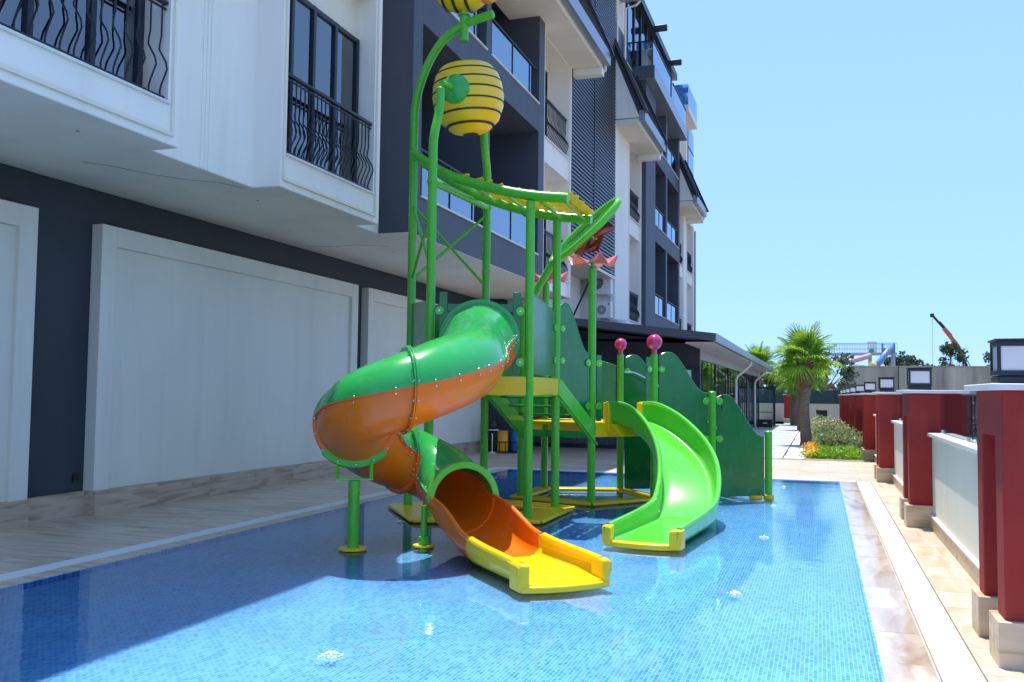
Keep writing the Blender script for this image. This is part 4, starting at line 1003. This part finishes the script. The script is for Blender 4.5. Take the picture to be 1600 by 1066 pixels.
# ------------------------------------------------------------------ small things
sp_ = thing('speaker_box', 'black floor loudspeaker crate with small white badge outside the restaurant', 'speaker', (-2.6,47,0))
bp(sp_, MB().box(-2.97,-2.23,46.9,47.3,.03,.42), 'cabinet', M['black'], bevel=.02)
bp(sp_, MB().box(-2.92,-2.28,46.885,46.899,.08,.38), 'grille', mat('speaker_grille',(.02,.02,.022),.8,bump=.5,bscale=200))
for i,x in enumerate((-2.68,-2.62,-2.565,-2.515)): bp(sp_, MB().box(x,x+.035,46.88,46.884,.22,.27), 'badge_letter', M['gutter'])
for x in (-2.93,-2.31): bp(sp_, MB().box(x,x+.04,46.95,47.25,-.0,.03), 'foot', M['black'])
dr_cols = [('yellow',(.75,.36,.01)),('blue',(.02,.10,.35)),('red',(.30,.02,.03))]
for (nm,c),(x,y) in zip(dr_cols,((-7.98,23.15),(-7.70,23.35),(-7.46,23.5))):
    d_ = thing('drum_bin', f'{nm} plastic drum bin in the black wire holder under the hotel', 'bin', (x,y,0), 'coloured drum bins')
    bm_ = mat(nm+'_bin', c, .35, var=.1)
    bp(d_, MB().lathe([(.0005,.03),(.135,.03),(.142,.06),(.142,.28),(.147,.30),(.142,.32),(.142,.55),(.15,.56),(.15,.585),(.135,.585),(.132,.56),(.13,.1),(.0005,.1)],(x,y,0),24), 'drum', bm_)
    ho = MB()
    for z in (.05,.30): ho.tube([(x+.157*math.cos(2*math.pi*i/20),y+.157*math.sin(2*math.pi*i/20),z) for i in range(20)],.012,6,closed=True)
    for i in range(6): a_ = math.pi*i/3+.3; ho.cyl((x+.157*math.cos(a_),y+.157*math.sin(a_),0),(x+.157*math.cos(a_),y+.157*math.sin(a_),.30),.01,6)
    bp(d_, ho, 'wire_holder', M['black'])
st = thing('bar_table', 'small round high table on thin steel leg beside the drum bins', 'table', (-8.22,23.0,0))
bp(st, MB().cyl((-8.22,23.0,.60),(-8.22,23.0,.625),.17,24), 'table_top', M['gutter'], bevel=.006)
bp(st, MB().cyl((-8.22,23.0,.02),(-8.22,23.0,.58),.018,10), 'leg', M['steel']); bp(st, MB().lathe([(.0005,.0),(.11,.0),(.11,.012),(.03,.03),(.02,.05)],(-8.22,23,0),20), 'foot', M['gutter']); bp(st, MB().lathe([(.02,.52),(.11,.598)],(-8.22,23,0),16), 'bracket', M['black'])
hb_ = thing('kettle_grill', 'black domed grill pot with handle resting on the high round table', 'grill', (-8.22,23.0,.626))
bp(hb_, MB().lathe([(.0005,.0),(.12,.002),(.155,.06),(.16,.12),(.15,.14),(.155,.15),(.14,.22),(.09,.27),(.0005,.285)],(-8.22,23,.626),22), 'pot', M['black'])
bp(hb_, MB().tube([(-8.29,23,.89),(-8.28,23,.935),(-8.22,23,.95),(-8.16,23,.935),(-8.15,23,.89)],.01,6), 'handle', M['black'])
def ac(x0,x1,z0,z1,label,nm='air_conditioner'):
    o = thing(nm, label, 'air conditioner', ((x0+x1)/2,29.5,z0), 'air conditioners on the service wall')
    y0,y1 = 29.34,29.68; w_=x1-x0; h_=z1-z0
    bp(o, MB().box(x0,x1,y0,y1,z0,z1), 'casing', M['gutter'], bevel=.015)
    cx_,cz = x0+w_*.36,(z0+z1)/2; r = min(w_*.32,h_*.42)
    bp(o, MB().cyl((cx_,y0-.004,cz),(cx_,y0-.001,cz),r,28), 'fan_well', M['black'])
    g = MB()
    for q in (.25,.45,.65,.85,1.0): g.tube([(cx_+r*q*math.cos(2*math.pi*i/28),y0-.014,cz+r*q*math.sin(2*math.pi*i/28)) for i in range(28)],.005,4,closed=True)
    for i in range(6): a_=math.pi*i/6; g.cyl((cx_-r*math.cos(a_),y0-.014,cz-r*math.sin(a_)),(cx_+r*math.cos(a_),y0-.014,cz+r*math.sin(a_)),.005,4)
    bp(o, g, 'fan_grille', M['gutter'])
    bp(o, MB().box(x1-w_*.2,x1-w_*.08,y0-.004,y0-.001,z1-.12,z1-.05), 'badge', M['signgrey'])
    for x in (x0+.08,x1-.1): bp(o, MB().box(x,x+.03,y0-.02,29.75,z0-.03,z0-.002).box(x,x+.03,29.70,29.749,z0-.25,z0-.03), 'bracket', M['gutter'])
ac(-7.22,-6.45,4.84,5.62,'larger white air conditioner unit mounted below the ribbed cladding')
ac(-6.92,-6.45,4.06,4.60,'smaller white air conditioner unit fixed beneath the larger one')
bt = thing('awning_strut', 'slanted dark metal strut rising to the soffit beside air conditioners', 'strut', (-7.2,28.2,3.4)); bp(bt, MB().bar((-7.48,27.6,3.5),(-6.6,27.6,5.36),.05,.05), 'strut', M['frame'])
# garden chair behind the shrub
ch = thing('garden_chair', 'white framed garden chair with black cushion behind flowering shrubs', 'chair', (.05,43.5,-.02))
for x in (-.2,.3):
    for y in (43.2,43.7): bp(ch, MB().cyl((x,y,-.02),(x,y,.62 if y<43.5 else .95),.025,8), 'leg', M['gutter'])
bp(ch, MB().box(-.22,.32,43.18,43.72,.40,.44), 'seat', M['gutter']); bp(ch, MB().box(-.18,.28,43.2,43.68,.44,.54), 'cushion', M['black'], bevel=.03); bp(ch, MB().box(-.2,.3,43.66,43.72,.55,.98), 'backrest', M['black'], bevel=.03)
for x in (-.2,.3): bp(ch, MB().box(x-.03,x+.03,43.16,43.72,.60,.64), 'armrest', M['gutter'])
# ------------------------------------------------------------------ bubbling floor jets
M['foam'] = mat('foam', (.85,.88,.9), .3, var=.03)
def jet(x, y, r, label):
    o = thing('water_jet', label, 'water jet', (x,y,-.008), 'bubbling floor jets in the pool')
    b = MB()
    for i in range(int(90*r/.1)):
        a_ = random.uniform(0,6.28); q = r*random.random()**.8; h = (1-q/r)*.03*random.random(); s = random.uniform(.004,.011)
        c = V3((x+q*math.cos(a_),y+q*math.sin(a_),-.004+h))
        b.add([c+V3(v)*s for v in ((1,0,0),(-1,0,0),(0,1,0),(0,-1,0),(0,0,.7),(0,0,-.7))],[(0,2,4),(2,1,4),(1,3,4),(3,0,4),(2,0,5),(1,2,5),(3,1,5),(0,3,5)])
    stuff(bp(o, b, 'foam', M['foam']))
    for k in (): bp(o, MB().tube([(x+r*k*math.cos(2*math.pi*i/40),y+r*k*math.sin(2*math.pi*i/40),-.0125) for i in range(40)],.0075,8,closed=True), 'ripple', M['water'])
for x,y,r,l in ((-.67,7.75,.06,'in open water before the lime slide end'),(-.62,10.9,.055,'beside the lime slide run-out'),(-.66,14.0,.05,'beside the short green end post'),(-.62,17.0,.045,'close to the far pool grate'),(-2.82,5.05,.08,'standing alone farthest from the slides'),(-2.75,8.2,.06,'against the yellow run-out of spiral slide'),(-4.9,10.4,.05,'under the tall tower base plate')): jet(x,y,r,'small bubbling water jet '+l)
# ------------------------------------------------------------------ planting
def frond_mesh(seed, L=.70, pet=.55, nseg=30, spread=140, droop=.35):
    rnd = random.Random(seed); b = MB()
    # petiole along +X then fan in XY, drooping tips
    b.tube([(0,0,0),(pet*.5,0,.04),(pet,0,.02)],[.022,.015,.010],5)
    c = V3((pet,0,.02))
    for i in range(nseg):
        a = rad(lerp(-spread,spread,i/(nseg-1))); l = L*(.72+.28*math.cos(a*.55))*rnd.uniform(.9,1.06); w0 = .036*L/.62
        d = V3((math.cos(a),math.sin(a),0)); s = V3((-math.sin(a),math.cos(a),0)); fold = .02*(-1)**i
        pts = []
        for t in (0,.3,.6,.85,1.0):
            z = .10*t-droop*L*t**2.6*rnd.uniform(.85,1.25)+fold*(1-t); wd = w0*(.35+1.1*t if t<.5 else .9*(1-t)/.5+.03)
            q = c+d*(l*t)+V3((0,0,z)); pts.append((q-s*wd+V3((0,0,-.012)),q+V3((0,0,.006)),q+s*wd+V3((0,0,-.012))))
        for j in range(4):
            for k in range(2): b.quad(pts[j][k],pts[j][k+1],pts[j+1][k+1],pts[j+1][k])
    me = b.mesh('frond',sharp=25); me.materials.append(M['palm']); return me
FR = [frond_mesh(i, droop=d) for i,d in enumerate((.18,.3,.45,.7))]
FRD = frond_mesh(9,droop=.5,spread=90); FRD.materials.clear(); FRD.materials.append(leafmat('dead_palm_leaf',(.34,.26,.13),.3))
def palm(x, y, h, r, sc, label, nf=30, seed=1, z0=-.02):
    rnd = random.Random(seed)
    o = thing('palm_tree', label, 'palm tree', (x,y,z0), 'fan palms by the walkway')
    path = [(x+.03*math.sin(i*.6+seed),y,z0+h*i/14) for i in range(15)]
    t = MB().tube([V3(p) for p in path],[r*(1.12-.3*min(1,i/3)*.4-.012*i)*(1+.035*(-1)**i) for i in range(15)],18); bp(o, t, 'trunk', M['trunk'])
    b = MB()
    for i in range(70):     # old leaf bases wrapped round the neck
        a_ = rnd.uniform(0,6.28); z = z0+h*rnd.uniform(.72,1.02); rr = r*rnd.uniform(1.15,1.45); d = V3((math.cos(a_),math.sin(a_),0))
        p = V3((x,y,z))+d*rr*.7; b.bar(p,p+d*.10+V3((0,0,.20)),.10,.03,d)
    bp(o, b, 'leaf_bases', M['boot'])
    for i in range(5):
        az = i*72+rnd.uniform(-15,15); s = sc*.55
        q = inst('dead_frond', FRD, (x+r*.7*math.cos(rad(az)),y+r*.7*math.sin(rad(az)),z0+h-.12), o, rot=(0,rad(rnd.uniform(58,76)),rad(az)), scale=(s,s,s))
    for i in range(nf):
        t = i/nf; el = lerp(80,-25,t**.85)+rnd.uniform(-8,8); az = i*137.5+rnd.uniform(-14,14)
        me = FR[min(3,int(t*4))]; s = sc*rnd.uniform(.9,1.08)
        q = inst('frond', me, (x+r*.4*math.cos(rad(az)),y+r*.4*math.sin(rad(az)),z0+h+.05+.15*(1-t)), o, rot=(rad(rnd.uniform(-15,15)),rad(-el),rad(az)), scale=(s,s,s))
palm(-.47,31.06,2.62,.175,.92,'fan palm with bright green fronds rising from yellow flowers and shrubs',18,1)
palm(-1.31,53.0,2.3,.27,1.0,'shorter fan palm with thick trunk standing on the far paving',24,2,.0)
palm(-.80,45.0,2.5,.22,1.0,'fan palm leaning close behind the palm with yellow flowers',22,3)
palm(-3.9,62.0,3.9,.24,1.05,'tall fan palm showing its crown above the restaurant roof',26,4,-.32)
def leafcloud(b, n, cfun, s0, s1, rnd, flat=.0):
    for i in range(n):
        c = cfun(); s = rnd.uniform(s0,s1); u = V3((rnd.gauss(0,1),rnd.gauss(0,1),rnd.gauss(0,1)+flat)).normalized(); a_ = u.orthogonal().normalized(); a_ = (Matrix.Rotation(rnd.uniform(0,6.28),3,u) @ a_); c2 = u.cross(a_)
        b.add([c-a_*s, c+c2*s*.45, c+a_*s, c-c2*s*.45],[(0,1,2,3)])
def shrub(x, y, rx, ry, h, label, m, n, s0, s1, seed, flowers=None, name='shrub'):
    rnd = random.Random(seed); o = thing(name, label, 'shrub', (x,y,-.02), 'shrubs in the planting bed')
    lobes = [(x+rnd.uniform(-.6,.6)*rx,y+rnd.uniform(-.6,.6)*ry,h*rnd.uniform(.35,.7),rnd.uniform(.35,.55)) for _ in range(9)]
    def cf():
        lx,ly,lz,lr = rnd.choice(lobes); q = V3((rnd.gauss(0,1),rnd.gauss(0,1),rnd.gauss(0,1))).normalized()*(rnd.random()**.4)
        return V3((lx+q.x*lr*rx*1.1,ly+q.y*lr*ry*1.1,max(.01,lz+q.z*lr*h*.9)))
    b = MB(); leafcloud(b,n,cf,s0,s1,rnd); bp(o,b,'foliage',m,sharp=180)
    st_ = MB()
    for i in range(10): lx,ly,lz,lr = rnd.choice(lobes); st_.cyl((x+rnd.uniform(-.1,.1),y+rnd.uniform(-.1,.1),-.05),(lx,ly,lz),.012,5)
    bp(o,st_,'stems',M['boot'])
    if flowers:
        b = MB(); leafcloud(b,flowers[1],lambda: cf()+V3((0,0,.05)),.03,.055,rnd); bp(o,b,'blossoms',flowers[0],sharp=180)
shrub(.42,29.6,.80,1.0,.62,'rounded grey-green shrub with pale leaves behind bright ground cover',M['shrub'],2600,.035,.07,11)
shrub(.35,34.0,.75,1.4,.85,'shrub speckled with pale pink blossoms behind the grey-green shrub',M['shrub'],1500,.04,.07,12,(M['blossom'],420))
shrub(.1,39.5,.6,1.2,.8,'low leafy shrub growing in front of the garden chair',M['shrub'],900,.05,.08,13,(M['blossom'],200))
rnd = random.Random(5); b = MB()
leafcloud(b,9000,lambda: V3((rnd.uniform(-.28,.98),24.34+3.9*rnd.random(),.02+.15*rnd.random()+.04*math.sin(rnd.uniform(0,6)))),.022,.05,rnd,.6)
o = b.build('ground_cover', M['cover'], sharp=180); tag(o,'low bright green ground cover plants filling the bed front','ground cover'); stuff(o)
o = thing('flower_patch','patch of low orange-yellow flowers at the foot of the palm','flowers',(-.3,25,-.02)); b = MB()
leafcloud(b,700,lambda: V3((-.22+rnd.gauss(0,.10),rnd.uniform(24.4,30),.05+.18*rnd.random())),.03,.055,rnd,1.2); stuff(bp(o,b,'petals',M['flower'],sharp=180))
b = MB(); leafcloud(b,900,lambda: V3((-.22+rnd.gauss(0,.12),rnd.uniform(24.4,30),.02+.14*rnd.random())),.025,.05,rnd,.5); bp(o,b,'leaves',M['cover'],sharp=180)
def tree(x, y, h, rx, rz, label, seed, n=1500, s=(.16,.34), m=None, base=-.32, sparse=.6):
    rnd = random.Random(seed); o = thing('tree', label, 'tree', (x,y,base), 'trees beyond the far wall')
    bp(o, MB().tube([V3((x,y,base)),V3((x+.1,y,base+h*.35)),V3((x-.1,y,base+h*.7)),V3((x,y,base+h*.92))],[h*.03,h*.024,h*.015,h*.005],8), 'trunk', M['trunk'])
    lobes = [(V3((x+rnd.uniform(-1,1)*rx*.75,y+rnd.uniform(-1,1)*rx*.75,base+h-rz+rnd.uniform(-.9,.9)*rz)),rnd.uniform(.22,.42)) for _ in range(15)]
    lm = MB()
    for c,_ in lobes: lm.cyl((x,y,base+h*.5),c,.05,5,.015)
    bp(o, lm, 'limbs', M['trunk'])
    def cf():
        c,l = rnd.choice(lobes); q = V3((rnd.gauss(0,1),rnd.gauss(0,1),rnd.gauss(0,1))).normalized()*rnd.random()**.45
        return c+V3((q.x*l*rx,q.y*l*rx,q.z*l*rz*1.1))
    b = MB(); leafcloud(b,n,cf,s[0],s[1],rnd); bp(o,b,'crown',m or M['tree'],sharp=180)
# far wall with dark fence, then trees
fw_ = thing('boundary_wall','low beige wall topped by dark green mesh fence at the walkway end','wall',(-4,60,-.32))
bp(fw_, MB().box(-14,1.3,60,60.2,-.32,1.12), 'wall', M['beige'], bevel=.01)
M['mesh'] = mat('green_mesh', (.02,.05,.05), .7, var=.2)
bp(fw_, MB().box(-14,1.3,60.08,60.1,1.12,1.95), 'mesh_fence', M['mesh'])
for i in range(7): bp(fw_, MB().cyl((-13.5+2.4*i,60.09,1.1),(-13.5+2.4*i,60.09,2.0),.03,6), 'fence_post', M['frame'])
copy_tree(pil, (-1.75,57.0,0), 'lone red double-legged pillar in front of the beige end wall'); copy_tree(lam, (-1.885,57.42,1.688), 'dark cube lantern on lone red pillar by beige end wall')
for i,(x,y,h,rx,rz) in enumerate(((-5.2,74,3.2,2.4,1.3),(-2.4,70,3.4,1.8,1.3),(-.8,72,3.9,1.6,1.2),(-3.6,84,3.8,2.4,1.5))): tree(x,y,h,rx,rz,('bushy dark tree behind mesh fence nearest the restaurant','small dark tree behind mesh fence above the screen frame','dark tree behind mesh fence above the lone pillar','wide low tree farther back beyond the mesh fence')[i],30+i,1100)
tree(.4,66,4.6,1.9,1.2,'loose grey-green pine behind the fan palms',40,1200,(.12,.3),leafmat('pine_leaf',(.09,.12,.07),.2))
tree(8.9,118,7.4,1.9,1.6,'dark round tree beside the blue slide tower',50,1000); tree(11.5,125,6.6,2.4,1.2,'low spreading tree showing just above the concrete wall',54,900)
tree(15.0,122,8.2,1.9,1.8,'tallest dark tree standing behind the crane boom',51,1000); tree(21.2,124,7.6,2.6,1.5,'dark tree between the crane boom and lantern',52,1000); tree(26,124,7.2,2.4,1.4,'dark tree far right beyond the concrete wall',53,700)
cw = thing('concrete_wall','tall weathered concrete wall with dark rain streaks beyond the boundary','wall',(8,75,-.32))
M['streak'] = mat('concrete_streaked', (.36,.32,.245), .85, var=.5, scale=.9, bump=.2, bscale=12, stretch=(1.3,1,.12))
bp(cw, MB().box(2.25,19,75,75.4,-.32,3.85), 'wall', M['streak'], bevel=.02)
bp(cw, MB().box(1.95,2.249,74.95,75.45,-.32,3.87), 'end_post', M['beige'])
bp(cw, MB().box(2.25,19,74.97,75.43,3.851,3.93), 'coping', M['concrete'])
for x in (5.55,): bp(cw, MB().box(x,x+.05,74.96,74.999,1.2,4.6), 'conduit', M['frame'])
# far water slide tower
wt = thing('slide_tower','steel water slide tower with railings and coloured chutes far behind the wall','slide tower',(4.5,110,-.32))
M['galv'] = mat('galvanised_steel', (.36,.44,.52), .5, metal=.4, var=.1)
bp(wt, MB().box(.2,8.0,109,112,6.25,6.45), 'deck', M['galv'])
for x in (.4,2.6,5.3,7.7):
    for y in (109.1,111.9): bp(wt, MB().box(x-.12,x+.12,y-.1,y+.1,-.32,6.25), 'column', M['galv'])
for y in (109.05,111.95):
    r_ = bp(wt, MB().box(.2,8.0,y,y+.05,7.45,7.52).box(.2,8.0,y,y+.05,6.9,6.94), 'handrail', M['galv'])
    for i in range(30): bp(r_, MB().box(.2+.27*i-.016,.2+.27*i+.016,y+.01,y+.04,6.45,7.45), 'railing_bar', M['galv'])
bp(wt, MB().box(5.0,6.0,110,111,6.45,7.75), 'cabin', M['gutter']); bp(wt, MB().cyl((5.45,109.98,6.7),(5.45,109.99,6.7),.28,16), 'cabin_window', M['shell'])
M['sblue'] = plastic('hazed_blue_slide', (.12,.24,.45)); M['spink'] = plastic('hazed_pink_slide', (.62,.36,.30)); M['sorange'] = plastic('hazed_orange_slide', (.72,.42,.12)); M['sgreen'] = plastic('hazed_green_slide', (.45,.52,.20))  # chute colours paled to paint in the distance haze
bp(wt, MB().tube(smooth_path([(7.4,108.8,7.0),(7.2,108.2,6.8),(6.6,107.4,6.1),(6.2,107,5.4),(5.6,107,4.9)],2),.33,12), 'blue_chute', M['sblue'])
bp(wt, MB().box(6.4,6.6,108.6,109,6.45,7.4).box(7.6,7.8,108.6,109,6.45,7.4).box(6.6,7.6,108.6,109,6.45,6.9), 'chute_mouth', M['sblue'])
bp(wt, MB().tube(smooth_path([(5.2,108.8,6.1),(4.2,107.8,5.75),(3.2,107.4,5.45),(2.4,107.4,5.3)],2),.30,12), 'pink_chute', M['spink'])
bp(wt, MB().tube([(2.6,107.2,5.45),(1.6,107.1,5.25),(.9,107,5.1)],.22,10), 'green_chute', M['sgreen'])
bp(wt, MB().tube([(5.6,106.8,4.85),(5.1,106.6,4.95)],.45,12), 'orange_bend', M['sorange']); bp(wt, MB().tube([(.2,106.8,4.2),(.9,106.6,4.35)],.5,12), 'orange_bend', M['sorange'])
bp(wt, MB().tube([(4.6,107.2,4.6),(3.6,107,4.7),(2.7,107,4.6)],.40,12), 'blue_chute', M['sblue'])
# mobile crane
cr = thing('mobile_crane','truck crane with raised black and orange folding boom above trees','crane',(19.6,140,-.32))
M['corange'] = plastic('crane_orange', (.62,.10,.02), .4); M['cblack'] = mat('crane_black', (.015,.017,.022), .5)
bp(cr, MB().box(16.8,23.6,139,141.3,.9,1.5), 'chassis', M['cblack']); bp(cr, MB().box(15.0,16.9,139,141.3,.7,3.2), 'cab', M['corange'], bevel=.15)
for x in (15.9,19.4,21.8):
    for y in (138.9,141.1): bp(cr, MB().cyl((x,y,.2),(x,y+.3,.2),.52,16), 'wheel', M['cblack'])
bp(cr, MB().cyl((20.2,140,1.5),(20.2,140,3.2),.35,12), 'turret', M['corange'])
A = V3((20.2,140,3.2)); K = V3((17.75,140,9.35)); Tt = V3((14.85,140,13.05))
bp(cr, MB().bar(A,K.lerp(A,.0),.34,.50,(0,1,0)), 'lower_boom', M['cblack']); bp(cr, MB().bar(K+V3((.35,0,-.75)),K.lerp(Tt,.5),.5,.62,(0,1,0)), 'knuckle_boom', M['corange'])
bp(cr, MB().bar(K.lerp(Tt,.2)+V3((.14,0,.12)),K.lerp(Tt,.72)+V3((.14,0,.12)),.18,.2,(0,1,0)), 'ram', M['cblack']); bp(cr, MB().bar(K.lerp(Tt,.5),Tt,.28,.34,(0,1,0)), 'jib', M['cblack']); bp(cr, MB().box(14.6,15.1,139.8,140.2,12.75,13.25), 'jib_head', M['cblack'])
bp(cr, MB().bar(A+V3((.35,0,.6)),K+V3((.5,0,-.6)),.14,.16,(0,1,0)), 'ram', M['galv']); bp(cr, MB().cyl((14.85,140,12.8),(14.85,140,4),.02,5), 'hoist_rope', M['cblack'])
